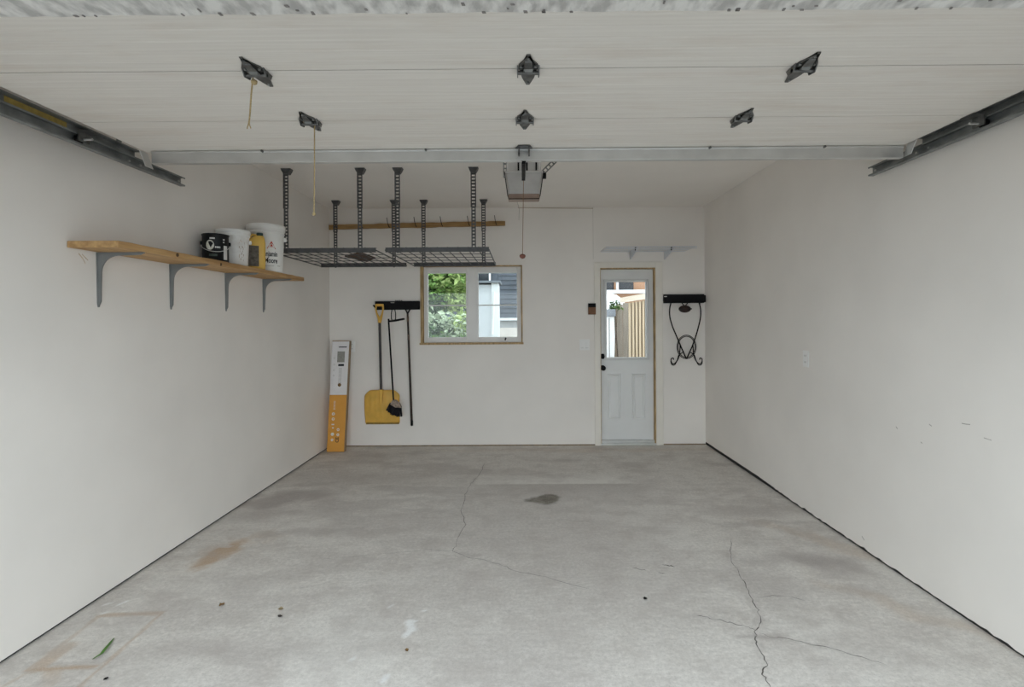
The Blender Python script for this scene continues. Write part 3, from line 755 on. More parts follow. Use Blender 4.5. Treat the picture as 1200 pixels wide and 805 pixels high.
# ------------------------------------------------------------------ hook strip on the back wall
def hook_strip():
    y = YB-.020
    a = at(386, 266.3, y); b = at(592, 261.8, y)
    t = thing('hook_strip', (a+b)/2, 'long wooden strip with dark hooks high on the back wall', 'hook strip')
    mb = MB(); n = 24; rng = random.Random(3)
    for i in range(n):
        p = a.lerp(b, i/n); q = a.lerp(b, (i+1)/n)
    hh = .026
    top = [a.lerp(b, i/n)+Vector((0,-.016,hh+rng.uniform(-.004,.004))) for i in range(n+1)]
    bot = [a.lerp(b, i/n)+Vector((0,-.016,-hh+rng.uniform(-.004,.004))) for i in range(n+1)]
    obj('wood_board', mb.prism(bot+top[::-1], (0,.034,0)), m_strip, t)
    for px in (395, 425, 456, 487.5, 518, 549.5, 581):
        k = (px-386)/206; c = a.lerp(b, k)+Vector((0,-.018,0))
        obj('hook', MB().tube([c+Vector((.012,0,-.022)), c+Vector((.006,-.02,-.012)), c+Vector((0,-.03,.01)), c+Vector((-.006,-.035,.04)), c+Vector((-.012,-.036,.085))], .0038, 6), m_iron, t)
hook_strip()

# ------------------------------------------------------------------ tool rail, shovel, broom, pole
def back_tools():
    y = YB
    a = at(440, 353, y-.02); b = at(492, 362.8, y-.02)
    t = thing('tool_rail', ((a.x+b.x)/2, y-.03, b.z), 'black plastic tool rail left of the window', 'tool rail', 'black wall tool rails')
    obj('rail_body', MB().box(a.x, b.x, y-.045, y-.001, b.z, a.z), m_black, t, .006)
    p = at(460, 354.5, y-.046)
    obj('printed_mark', MB().box(p.x-.022, p.x+.022, y-.0475, y-.0455, p.z-.006, p.z+.005), m_gray2, t)
    q = at(470, 352, y-.03)
    for k in range(4): obj('top_hook', MB().lathe((q.x-.06+k*.022, y-.03, a.z), [(.006,0),(.006,.010)], 8), m_black, t)
    def hk(pts, yy=y-.06, r=.006):
        obj('hook', MB().tube([at(px, py, y0) for px, py, y0 in pts], r, 8), m_black, t)
    hk([(443,361,y-.045),(440,360.5,y-.09),(437.5,357.5,y-.11)], r=.009)
    hk([(447,361,y-.045),(446,361.5,y-.11),(445,360,y-.13)], r=.008)
    hk([(459.5,362,y-.04),(458.6,367,y-.08),(458.6,373,y-.10),(459.5,375.5,y-.115)], r=.0055)
    hk([(462.5,362,y-.04),(463.6,367,y-.08),(463.6,373,y-.10),(463,375.5,y-.115)], r=.0055)
    hk([(475,362.5,y-.045),(476.5,365,y-.06),(477.3,367,y-.075)], r=.008)
    hk([(480.5,362.5,y-.045),(479,365,y-.06),(478,367,y-.075)], r=.008)

    # snow shovel
    ys = y-.075
    bot = at(446, 497, ys)
    s = thing('snow_shovel', bot, 'yellow plastic snow shovel hanging on the black rail left of the window', 'shovel')
    g1 = [(444.8,378),(444.0,373),(441.5,367),(440.4,362),(441,357.5)]; g2 = [(444.8,378),(446.2,373),(448,367),(449.0,362),(448.6,357.5)]
    gr = MB().tube([at(x,yy,y-.105) for x, yy in g1], [.019,.016,.010,.010,.011], 8).tube([at(x,yy,y-.105) for x, yy in g2], [.019,.016,.010,.010,.011], 8)
    obj('grip_frame', gr, m_yel, s)
    obj('grip_bar', MB().tube([at(440.4,357.6,y-.105), at(449.2,357.6,y-.105)], .015, 10), m_yel, s)
    obj('shaft', MB().tube([at(444.8,376,y-.105), at(446.6,458,ys-.005)], .0145, 10), m_shaft, s)
    A = at(425.5, 457.5, ys); B = at(467.5, 496.5, ys); wd = B.x-A.x; ht = A.z-B.z; cx = (A.x+B.x)/2
    def blade(u, v, off=0):
        # v: 0 top .. 1 lower edge; u: 0..1 across. rounded top corners, dished
        uu = u*2-1; vv = v
        inset = .035*max(0, 1-vv/.12)**2
        x = cx+uu*(wd/2-inset)*(1-.02*vv)
        z = A.z-vv*ht-.010*(1-vv)*uu**8*3
        dish = .045*(1-uu*uu)*(1-.4*vv)+.05*math.sin(PI*min(1, vv*1.1))*.6
        rib = .006*math.exp(-((uu)/.06)**2)*(1-vv)**.5+.0025*math.cos(uu*22)*math.exp(-((vv-.45)/.3)**2)
        return (x, y-.012-dish*.8-rib-off, z)
    bl = MB().sheet(lambda u, v: blade(u, v), 28, 16).sheet(lambda u, v: blade(u, v, .005), 28, 16)
    n1, n2 = 29, 17
    edge = [j*n1 for j in range(n2)]+[(n2-1)*n1+i for i in range(1, n1)]+[j*n1+n1-1 for j in range(n2-2, -1, -1)]+[i for i in range(n1-2, 0, -1)]
    N = n1*n2
    bl.f += [(edge[i], edge[(i+1) % len(edge)], edge[(i+1) % len(edge)]+N, edge[i]+N) for i in range(len(edge))]; bl.sm += [False]*len(edge)
    bo = obj('blade', bl, m_yel, s)
    obj('socket', MB().tube([at(446.6,456.5,ys-.02), at(446.9,472,ys-.02)], [.022,.012], 10), m_yel, bo)
    obj('wear_edge', MB().box(A.x+.02, B.x-.012, y-.040, y-.010, B.z-.012, B.z+.004), pm('worn_edge', (.13,.10,.04), .7, scale=30, col2=(.40,.24,.04)), bo)

    # broom
    yb = y-.16
    f = at(461, 488, yb)
    b = thing('broom', f, 'short black broom hanging in front of the yellow shovel', 'broom')
    obj('handle', MB().tube([at(455.3,373.5,y-.13), at(455.8,382,y-.13), at(461.2,470,yb)], .0095, 10), m_black, b)
    obj('cross_bar', MB().tube([at(455.2,376.6,y-.13), at(463,375.6,y-.13), at(474,373.6,y-.13)], [.010,.012,.011], 10), m_black, b)
    def flat(pl, dy, nm, m):
        obj(nm, MB().prism([at(px, py, yb-dy/2) for px, py in pl], (0, dy, 0)), m, b, .003)
    flat([(459.6,469.0),(463,469.0),(468,473),(470,478),(463,477.5),(457,473.8)], .05, 'ferrule', m_clear)
    br = MB(); rng = random.Random(5)
    T0, T1 = at(457.3,473.4,yb), at(469.6,478.3,yb); B0, B1 = at(453,481,yb), at(470.3,488,yb)
    for i in range(90):
        u = rng.random(); dy = rng.uniform(-.022,.022)
        p = T0.lerp(T1, u)+Vector((0,dy*.7,.01)); sag = -.02*math.sin(PI*u)
        q_ = B0.lerp(B1, u)+Vector((rng.uniform(-.004,.004), dy*1.2, sag+rng.uniform(-.006,.008)))
        br.tube([p, q_], [.006,.0045], 5)
    o = obj('bristles', br, m_bristle, b); o['kind'] = 'stuff'

    p0 = at(477.6, 366, y-.06); p1 = at(482.6, 498, y-.03)
    pl = thing('wooden_pole', p1, 'long dark brown wooden pole clipped to the black rail beside the window', 'pole')
    obj('shaft', MB().tube([p0, p0.lerp(p1,.5), p1], [.011,.0125,.0135], 10), m_pole, pl)
    obj('end_cap', MB().lathe((p1.x, p1.y, p1.z), [(.0,-.012),(.011,-.008),(.0145,0),(.0145,.05),(.0,.05)], 12), m_black, pl)
    for k, px in ((.06,0),(.22,0)):
        c = p0.lerp(p1, k)
        obj('worn_band', MB().lathe((c.x, c.y, c.z), [(.0128,-.03),(.0128,.03)], 12), pm('worn_band', (.22,.15,.11), .7, scale=60, col2=(.05,.03,.02)), pl)
back_tools()

# ------------------------------------------------------------------ right tool rail and plant stand
def right_rail():
    y = YB
    a = at(777.5, 345, y-.02); b = at(826, 355, y-.02)
    t = thing('tool_rail', ((a.x+b.x)/2, y-.03, b.z), 'black plastic tool rail in the right corner beside the entry door', 'tool rail', 'black wall tool rails')
    bx = min(b.x, XR-.004)
    obj('rail_body', MB().box(a.x, bx-.012, y-.045, y-.001, b.z, a.z), m_black, t, .006)
    obj('end_cap', MB().box(bx-.012, bx, y-.052, y-.001, b.z+.008, a.z-.012), m_black, t, .004)
    p = at(780, 347.5, y-.046)
    obj('printed_mark', MB().box(p.x-.014, p.x+.016, y-.0475, y-.0455, p.z-.004, p.z+.004), m_canw, t)
    for px in (786, 820):
        obj('hook', MB().tube([at(px,354,y-.045), at(px,357,y-.075), at(px,356,y-.10)], .007, 8), m_black, t)
    # wrought iron stand hung upside down
    ys = y-.075
    s = thing('plant_stand', at(804, 428, ys), 'black wrought iron plant stand with scroll feet hanging upside down', 'plant stand')
    def crv(pts, r, nm, yy=ys, n=8):
        P = [at(px, py, yy+o) for px, py, o in [(q+(0,))[:3] for q in pts]]
        Q = []                                   # Catmull-Rom
        for i in range(len(P)-1):
            p0 = P[max(i-1,0)]; p1 = P[i]; p2 = P[i+1]; p3 = P[min(i+2,len(P)-1)]
            for k in range(5):
                u = k/5; Q.append(.5*((2*p1)+(p2-p0)*u+(2*p0-5*p1+4*p2-p3)*u*u+(-p0+3*p1-3*p2+p3)*u**3))
        Q.append(P[-1]); obj(nm, MB().tube(Q, r, n), m_iron, s)
    crv([(786.3,354.5),(784.8,362),(785,371),(787.5,381),(792,392),(797.5,405),(804.3,420.5)], .0075, 'leg')
    crv([(819.2,354.5),(821,362),(821,371),(819,381),(816,392),(811.5,405),(804.6,420.5)], .0075, 'leg')
    for sg in (-1, 1):
        def X(v): return 804.6+sg*v
        crv([(X(7.5),403),(X(7.8),410),(X(9),418),(X(12),424),(X(15.5),426.5),(X(18),424),(X(18),420.5),(X(15.8),419.5),(X(15.2),421.5)], .0062, 'scroll_foot', ys-.03)
        crv([(X(4.5),413),(X(9),416),(X(11),422),(X(14),427.5),(X(17.5),427),(X(18.6),423)], .0050, 'scroll_foot', ys-.015)
    for rx, rz, dy in ((11.2, 13.8, -.05), (10.0, 12.4, .02)):
        P = [at(804.5+rx*math.cos(2*PI*k/36), 406.5+rz*math.sin(2*PI*k/36), ys+dy) for k in range(36)]
        obj('ring', MB().tube(P, .0045, 8, closed=True), m_iron, s)
    c = at(802.5, 362, ys-.02)
    m = thing('hanging_pulley', c-Vector((0,0,.05)), 'small dark oval metal pulley hanging under the right tool rail', 'pulley')
    obj('pulley_body', MB().sheet(lambda u, v: (c.x+.070*math.cos(2*PI*u)*math.sin(PI*v), c.y+.025*math.cos(PI*v), c.z+.042*math.sin(2*PI*u)*math.sin(PI*v)), 24, 10), pm('dark_red_iron', (.035,.018,.015), .5, .2, var=.4, scale=30), m)
    for k in (-1, 0, 1):
        P = [(c.x+.072*math.cos(2*PI*i/28)*(1-.25*abs(k)), c.y-.012-.008*(1-abs(k)), c.z+.018*k+.010*math.sin(2*PI*i/28)) for i in range(28)]
        obj('groove_ring', MB().tube(P, .004, 6, closed=True), m_iron, m)
    obj('hanger', MB().tube([at(799,354.5,ys-.01), at(800.5,357,ys-.02), at(802.5,358.5,ys-.02), at(804.5,357,ys-.02), at(806,354.5,ys-.01)], .006, 8), m_iron, m)
right_rail()

# ------------------------------------------------------------------ wire shelf above the door
def wire_shelf():
    x0 = at(704, 294.5, YB).x; x1 = at(802.5, 294.5, YB).x; z = at(750, 294.5, YB).z; y0, y1 = YB-.40, YB-.006
    t = thing('wire_shelf', ((x0+x1)/2, YB-.2, z), 'white coated wire shelf above the entry door', 'shelf')
    w = MB(); n = int((x1-x0)/.026)
    for k in range(n+1):
        x = x0+(x1-x0)*k/n; w.tube([(x, y1, z), (x, y0, z), (x, y0, z-.022)], .0027, 5)
    o = obj('deck_wires', w, m_wwire, t); o['kind'] = 'stuff'
    for y in (y0, y0+.13, y0+.26, y1): obj('long_rod', MB().tube([(x0, y, z-.004), (x1, y, z-.004)], .0035, 6), m_wwire, t)
    obj('front_rod', MB().tube([(x0, y0, z-.024), (x1, y0, z-.024)], .0035, 6), m_wwire, t)
    for px in (738, 778):
        x = at(px, 300, YB).x; zl = at(px, 304, YB).z
        b = obj('bracket', MB().prism([(x, y1, z-.008), (x, y0+.02, z-.008), (x, y0+.04, z-.02), (x, y1-.05, zl+.01), (x, y1, zl)], (.012,0,0)), m_wwire, t)
        obj('clip', MB().box(x-.004, x+.010, y0+.09, y0+.12, z-.03, z+.008), m_black, b)
wire_shelf()

# ------------------------------------------------------------------ plates, sensor
def plate(name, label, c, nrm, w, h, kind, cat):
    nrm = Vector(nrm); side = Vector((0,0,1)).cross(nrm); upv = Vector((0,0,1))
    t = thing(name, c-upv*h/2, label, cat)
    def pb(nm, m, cx, cz, ww, hh, d0, d1, par, bev=0):
        pts = [c+side*(cx+a*ww/2)+upv*(cz+b*hh/2)+nrm*d0 for a, b in ((-1,-1),(1,-1),(1,1),(-1,1))]
        return obj(nm, MB().prism(pts, nrm*(d1-d0)), m, par, bev)
    pb('cover_plate', m_plate, 0, 0, w, h, .0005, .006, t, .002)
    if kind == 'outlet':
        for s in (-1, 1):
            f = pb('socket_face', m_plate, 0, s*h*.2, w*.5, h*.26, .006, .009, t, .002)
            for q in (-1, 1): pb('slot', m_slot, q*w*.10, s*h*.2, .004, h*.10, .009, .0095, f)
    else:
        for s in (-1, 1):
            f = pb('rocker', m_plate, s*w*.22, 0, w*.26, h*.55, .006, .011, t, .002)
            pb('rocker_gap', m_slot, s*w*.22, -h*.29, w*.27, .002, .006, .0065, t)
    return t
plate('wall_outlet', 'white wall outlet on the back wall beside the leaning box', at(412.3, 406, YB), (0,-1,0), .075, .125, 'outlet', 'outlet')
plate('light_switch', 'white double light switch beside the entry door', at(685, 404, YB), (0,-1,0), .115, .125, 'switch', 'light switch')
pr_ = atX(945, 420.5, XR)
plate('wall_outlet', 'white wall outlet on the right side wall', pr_, (-1,0,0), .075, .120, 'outlet', 'outlet')
a = at(689, 355.5, YB); b = at(698, 368.5, YB)
t = thing('door_button', ((a.x+b.x)/2, YB-.01, b.z), 'small brown and black wall button left of the entry door', 'button')
zm = at(693, 360, YB).z
obj('upper_case', MB().box(a.x, b.x, YB-.024, YB-.001, zm, a.z), m_black, t, .003); obj('lower_case', MB().box(a.x, b.x, YB-.024, YB-.001, b.z, zm), m_brown, t, .003)

# ------------------------------------------------------------------ wooden shelf on the left wall
SZ0, SZ1 = 1.806, 1.838; SX1 = -1.95; SY0, SY1 = 2.475, 4.60
def wood_shelf():
    t = thing('wall_shelf', ((XL+SX1)/2, 3.5, SZ0), 'long pine board shelf on grey brackets along the left wall', 'shelf')
    rng = random.Random(9); n = 26; mb = MB()
    ys = [SY0+(SY1-SY0)*i/n for i in range(n+1)]
    prof = []
    for i, y in enumerate(ys):
        e = rng.uniform(-.003, .003); z = rng.uniform(-.0015, .0015)
        prof.append([(XL+.002, y, SZ0), (SX1+e, y, SZ0+z), (SX1+.001+e, y, SZ1+z), (XL+.002, y, SZ1)])
    prof[0][1] = (SX1-.010, SY0+.006, SZ0); prof[0][2] = (SX1-.006, SY0+.004, SZ1)
    vs = [p for r in prof for p in r]; fs = [(3,2,1,0), (4*n, 4*n+1, 4*n+2, 4*n+3)]
    for i in range(n):
        for k in range(4): fs.append((4*i+k, 4*i+(k+1) % 4, 4*i+4+(k+1) % 4, 4*i+4+k))
    bo = obj('board', mb.add(vs, fs), m_shelf, t, .003)
    for (y, z) in ((2.9, 1.822), (3.32, 1.815)):
        obj('knot', MB().lathe((SX1+.0015, y, z), [(.0,0),(.010,0),(.011,-.004)], 10, 'x', cap=False), pm('wood_knot', (.10,.055,.025), .8, var=.4, scale=60), bo)
    for i, px in enumerate((111, 196.5, 261.5, 305.5)):
        y = XL*F/(px-CX); zl = SZ0-.285
        b = MB(); wv = .026
        # vertical leg with tapered rounded foot, horizontal arm, curved gusset in between
        leg = [(XL+.001, y-wv/2, SZ0-.002), (XL+.001, y+wv/2, SZ0-.002), (XL+.001, y+wv/2*.6, zl+.02), (XL+.001, y+.004, zl), (XL+.001, y-.004, zl), (XL+.001, y-wv/2*.6, zl+.02)]
        bk = obj('bracket', b.prism(leg, (.005,0,0)), m_grey, t)
        ax = SX1-.012
        obj('bracket_arm', MB().prism([(XL+.001, y-wv/2, SZ0-.001), (XL+.001, y+wv/2, SZ0-.001), (ax, y+wv*.25, SZ0-.001), (ax, y-wv*.25, SZ0-.001)], (0,0,-.005)), m_grey, bk)
        g = [(XL+.006, y, SZ0-.006), (ax-.004, y, SZ0-.006), (ax-.02, y, SZ0-.014)]
        for k in range(9):
            u = k/8; th = u*PI/2
            g.append((XL+.020+.085*(1-math.sin(th))+.0, y, SZ0-.018-.085*(1-math.cos(th))))
        g += [(XL+.016, y, zl+.03), (XL+.006, y, zl+.01)]
        obj('gusset', MB().prism([Vector(p)+Vector((0,-.005,0)) for p in g], (0,.010,0)), m_grey, bk)
    return t
wood_shelf()

def text_mesh(s, size):
    cu = bpy.data.curves.new('txt', 'FONT'); cu.body = s; cu.size = size; cu.align_x = 'CENTER'; cu.resolution_u = 3
    cu.space_character = .95; cu.offset = size*.022
    o = bpy.data.objects.new('txt', cu); C.objects.link(o)
    dg = bpy.context.evaluated_depsgraph_get(); me = bpy.data.meshes.new_from_object(o.evaluated_get(dg))
    vs = [v.co.copy() for v in me.vertices]; fs = [tuple(p.vertices) for p in me.polygons]
    bpy.data.objects.remove(o); bpy.data.meshes.remove(me); bpy.data.curves.remove(cu)
    return vs, fs
def wrap(vs, c, ang0, rfun, z0, off=.0012):
    out = []
    for v in vs:
        z = z0+v.y; r = rfun(z)+off; a = ang0+v.x/r
        out.append((c[0]+r*math.cos(a), c[1]+r*math.sin(a), z))
    return out
def shape_mesh(poly):           # flat polygon fan as fine strips for wrapping
    return [Vector((x, y, 0)) for x, y in poly], [tuple(range(len(poly)))]

def cans():
    z = SZ1+.002
    # black paint can
    c = (-2.092, 3.50); r = .083; h = .198
    t = thing('paint_can', (*c, z), 'black metal paint can with a pale oval label on the shelf', 'paint can', 'containers on the wooden shelf')
    obj('can_body', MB().lathe((*c, z), [(.0,0),(r-.004,0),(r,.004),(r,.008),(r-.003,.012),(r-.003,h-.014),(r,h-.010),(r+.001,h-.002),(r-.004,h),(r-.012,h-.006),(.0,h-.006)], 36, cap=False), m_canb, t)
    ang = math.atan2(-c[1], -c[0])               # towards the viewer side
    def R(z_): return r-.003
    ov = [(.026*math.cos(2*PI*k/24)-.034, .034*math.sin(2*PI*k/24)) for k in range(24)]
    def pr(nm, poly, z0, m, off=.001):
        vs, fs = shape_mesh(poly); obj(nm, MB().add(wrap(vs, c, ang, R, z0, off), fs), m, t)
    pr('oval_label', ov, z+.118, m_can3, .0014)
    def strips(x0, x1, y0, y1, n=4):
        return [(x0+(x1-x0)*k/n, y0) for k in range(n+1)]+[(x1-(x1-x0)*k/n, y1) for k in range(n+1)]
    pr('white_mark', strips(-.036, -.004, .040, .050), z+.118, m_canw)
    for k, (a, b) in enumerate(((-.004,.004),(.006,.013),(.015,.022),(.024,.028))): pr('white_mark', strips(a, b, -.020, -.008, 1), z+.118, m_canw)
    for a, b in ((.045,.058),): pr('white_mark', strips(a, b, .035, .045), z+.118, m_canw); 
    pr('white_mark', strips(.046, .056, .018, .026), z+.118, m_canw)
    pr('side_label', strips(.050, .080, -.095, 0.0), z+.118, m_canw, .0008)
    pr('green_band', strips(-.040, .010, -.075, -.060), z+.118, pm('dull_green', (.06,.085,.07), .5), .0008)
    rr = r+.004
    obj('wire_handle', MB().tube([(c[0]+rr*math.cos(ang+a)*(1.0), c[1]+rr*math.sin(ang+a), z+.135-.062*math.cos(a*.95)) for a in [(-1.45+2.9*k/16) for k in range(17)]], .0025, 6), m_galv, t)
    for s in (-1, 1):
        a = ang+s*1.42; e = obj('handle_ear', MB().lathe((c[0]+r*math.cos(a), c[1]+r*math.sin(a), z+.135), [(.008,-.012),(.010,.0),(.008,.012)], 12), m_canb, t)
    # middle white bucket
    c2 = (-2.085, 3.705); r2 = .102; h2 = .262
    t = thing('bucket', (*c2, z), 'medium smeared white plastic bucket on the wooden shelf', 'bucket', 'containers on the wooden shelf')
    obj('bucket_body', MB().lathe((*c2, z), [(.0,0),(r2-.012,0),(r2-.008,.006),(r2,h2-.05),(r2+.003,h2-.046)], 40, cap=False), m_pail2, t)
    obj('bucket_lid', MB().lathe((*c2, z), [(r2+.003,h2-.046),(r2+.006,h2-.044),(r2+.006,h2-.030),(r2+.002,h2-.028),(r2+.010,h2-.024),(r2+.011,h2-.002),(r2+.006,h2),(r2-.01,h2-.008),(.0,h2-.008)], 40, cap=False), m_pail, t)
    ang2 = math.atan2(-c2[1], -c2[0])
    def R2(z_): return r2-.008+.008*(z_-z)/h2
    rng = random.Random(12); sm = MB()
    for k in range(30):
        x = .055+rng.uniform(-.018,.026); y = rng.uniform(-.085,.075); w = rng.uniform(.0015,.0045); hh = rng.uniform(.003,.011)
        vs, fs = shape_mesh([(x+w*math.cos(i*PI/4), y+hh*math.sin(i*PI/4)*rng.uniform(.6,1)) for i in range(8)])
        sm.add(wrap(vs, c2, ang2, R2, z+.12, .0008+k*.00003), fs)
    o = obj('dirt_smear', sm, pm('brown_smear', (.60,.51,.43), .7, var=.35, scale=60), t); o['kind'] = 'stuff'
    for s in (-1, 1):
        a = ang2+s*1.35; obj('handle_ear', MB().lathe((c2[0]+(r2+.006)*math.cos(a), c2[1]+(r2+.006)*math.sin(a), z+h2-.085), [(.010,-.014),(.013,.0),(.010,.014)], 10), m_pail, t)
    obj('wire_handle', MB().tube([(c2[0]+(r2+.010)*math.cos(ang2+PI+a), c2[1]+(r2+.010)*math.sin(ang2+PI+a), z+h2-.085+.05*math.cos(a)) for a in [(-1.75+3.5*k/16) for k in range(17)]], .002, 6), m_galv, t)
    # yellow jug
    cx, cy = -2.012, 3.897; t = thing('jug', (cx, cy, z), 'yellow plastic jug with dark label in front of the large pail', 'jug', 'containers on the wooden shelf')
    th = math.atan2(-cy, -cx)+PI/2; ca, sa = math.cos(th), math.sin(th)
    def J(x, y, zz): return (cx+x*ca-y*sa, cy+x*sa+y*ca, z+zz)
    secs = [(0,.052,.036,0),(.006,.057,.041,0),(.20,.058,.042,0),(.225,.052,.040,.002),(.245,.038,.032,.010),(.256,.024,.022,.018)]
    vs = []; n = 24; fs = []
    for zz, a, b, ox in secs:
        for k in range(n):
            u = 2*PI*k/n; cu, su = math.cos(u), math.sin(u); e = .45
            vs.append(J(ox+a*math.copysign(abs(cu)**e, cu), b*math.copysign(abs(su)**e, su), zz))
    for i in range(len(secs)-1):
        for k in range(n): fs.append((i*n+k, i*n+(k+1) % n, (i+1)*n+(k+1) % n, (i+1)*n+k))
    obj('jug_body', MB().add(vs, fs, True).add(vs[:n], [tuple(range(n))]).add(vs[-n:], [tuple(range(n))]), m_jug, t)
    p = J(.018, 0, .256); obj('cap', MB().lathe(p, [(.023,0),(.023,.020),(.020,.023),(.0,.023)], 16, cap=False), m_cap, t)
    obj('handle', MB().tube([J(-.035,0,.20), J(-.050,0,.245), J(-.030,0,.262), J(.0,0,.256)], .011, 8), m_jug, t)
    yv = .0435
    obj('label', MB().add([J(-.058,yv,.02), J(.012,yv,.02), J(.012,yv,.175), J(-.058,yv,.175), J(-.058,-yv,.02), J(.012,-yv,.02), J(.012,-yv,.175), J(-.058,-yv,.175), J(-.0597,yv*.7,.02), J(-.0597,-yv*.7,.02), J(-.0597,-yv*.7,.175), J(-.0597,yv*.7,.175)], [(0,1,2,3),(4,5,6,7),(8,9,10,11)]), m_lab, t)
    # large pail
    c3 = (-2.058, 4.125); r3 = .137; h3 = .375
    t = thing('paint_pail', (*c3, z), 'large white paint pail with red triangle logo and dark lettering', 'pail', 'containers on the wooden shelf')
    obj('pail_body', MB().lathe((*c3, z), [(.0,0),(r3-.018,0),(r3-.014,.006),(r3-.003,h3-.075),(r3+.001,h3-.072),(r3+.001,h3-.062),(r3-.002,h3-.06),(r3,h3-.05)], 48, cap=False), m_pail, t)
    obj('pail_lid', MB().lathe((*c3, z), [(r3,h3-.05),(r3+.006,h3-.048),(r3+.008,h3-.004),(r3+.002,h3),(r3-.012,h3-.012),(.0,h3-.012)], 48, cap=False), m_pail, t)
    ang3 = math.atan2(-c3[1], -c3[0])
    def R3(z_): return r3-.014+.011*(z_-z)/(h3-.075)
    for s, zz in (('Benjamin', .118), ('Moore', .066)):
        vs, fs = text_mesh(s, .062)
        if s == 'Benjamin': vs = [Vector((v.x*.58+.026, v.y*.90, 0)) for v in vs]
        else: vs = [Vector((v.x*.60+.038, v.y*.90, 0)) for v in vs]
        obj('printed_text', MB().add(wrap(vs, c3, ang3, R3, z+zz), fs), m_ink, t)
    def pr3(nm, poly, z0, m, off): 
        vs, fs = shape_mesh(poly); obj(nm, MB().add(wrap(vs, c3, ang3, R3, z0, off), fs), m, t)
    ox = .040
    pr3('logo_triangle', [(ox-.034,0),(ox+.034,0),(ox,.062)], z+.176, m_redp, .0012)
    pr3('logo_triangle_inner', [(ox-.019,.009),(ox+.019,.009),(ox,.044)], z+.176, m_pail, .0016)
    pr3('logo_triangle_inner', [(ox-.0165,.011),(ox+.0165,.011),(ox,.040)], z+.176, m_redp, .0020)
    pr3('logo_triangle_inner', [(ox-.012,.012),(ox-.001,.012),(ox-.006,.024)], z+.176, m_pail, .0024)
    pr3('logo_triangle_inner', [(ox+.001,.012),(ox+.012,.012),(ox+.006,.024)], z+.176, m_pail, .0024)
    for k in range(9): pr3('small_print', [(-.012+k*.008,0),(-.007+k*.008,0),(-.007+k*.008,.004),(-.012+k*.008,.004)], z+.040, m_gray2, .0012)
    for k in range(3): pr3('small_print', [(.088+k*.010,0),(.095+k*.010,0),(.095+k*.010,.005),(.088+k*.010,.005)], z+.042, m_gray2, .0012)
    for s in (-1, 1):
        a = ang3+s*1.40; obj('handle_ear', MB().lathe((c3[0]+(r3+.004)*math.cos(a), c3[1]+(r3+.004)*math.sin(a), z+h3-.11), [(.012,-.016),(.016,.0),(.012,.016)], 10), m_pail, t)
    obj('wire_handle', MB().tube([(c3[0]+(r3+.008)*math.cos(ang3+PI+a), c3[1]+(r3+.008)*math.sin(ang3+PI+a), z+h3-.11+.07*math.cos(a)) for a in [(-1.70+3.4*k/16) for k in range(17)]], .002, 6), m_galv, t)
cans()

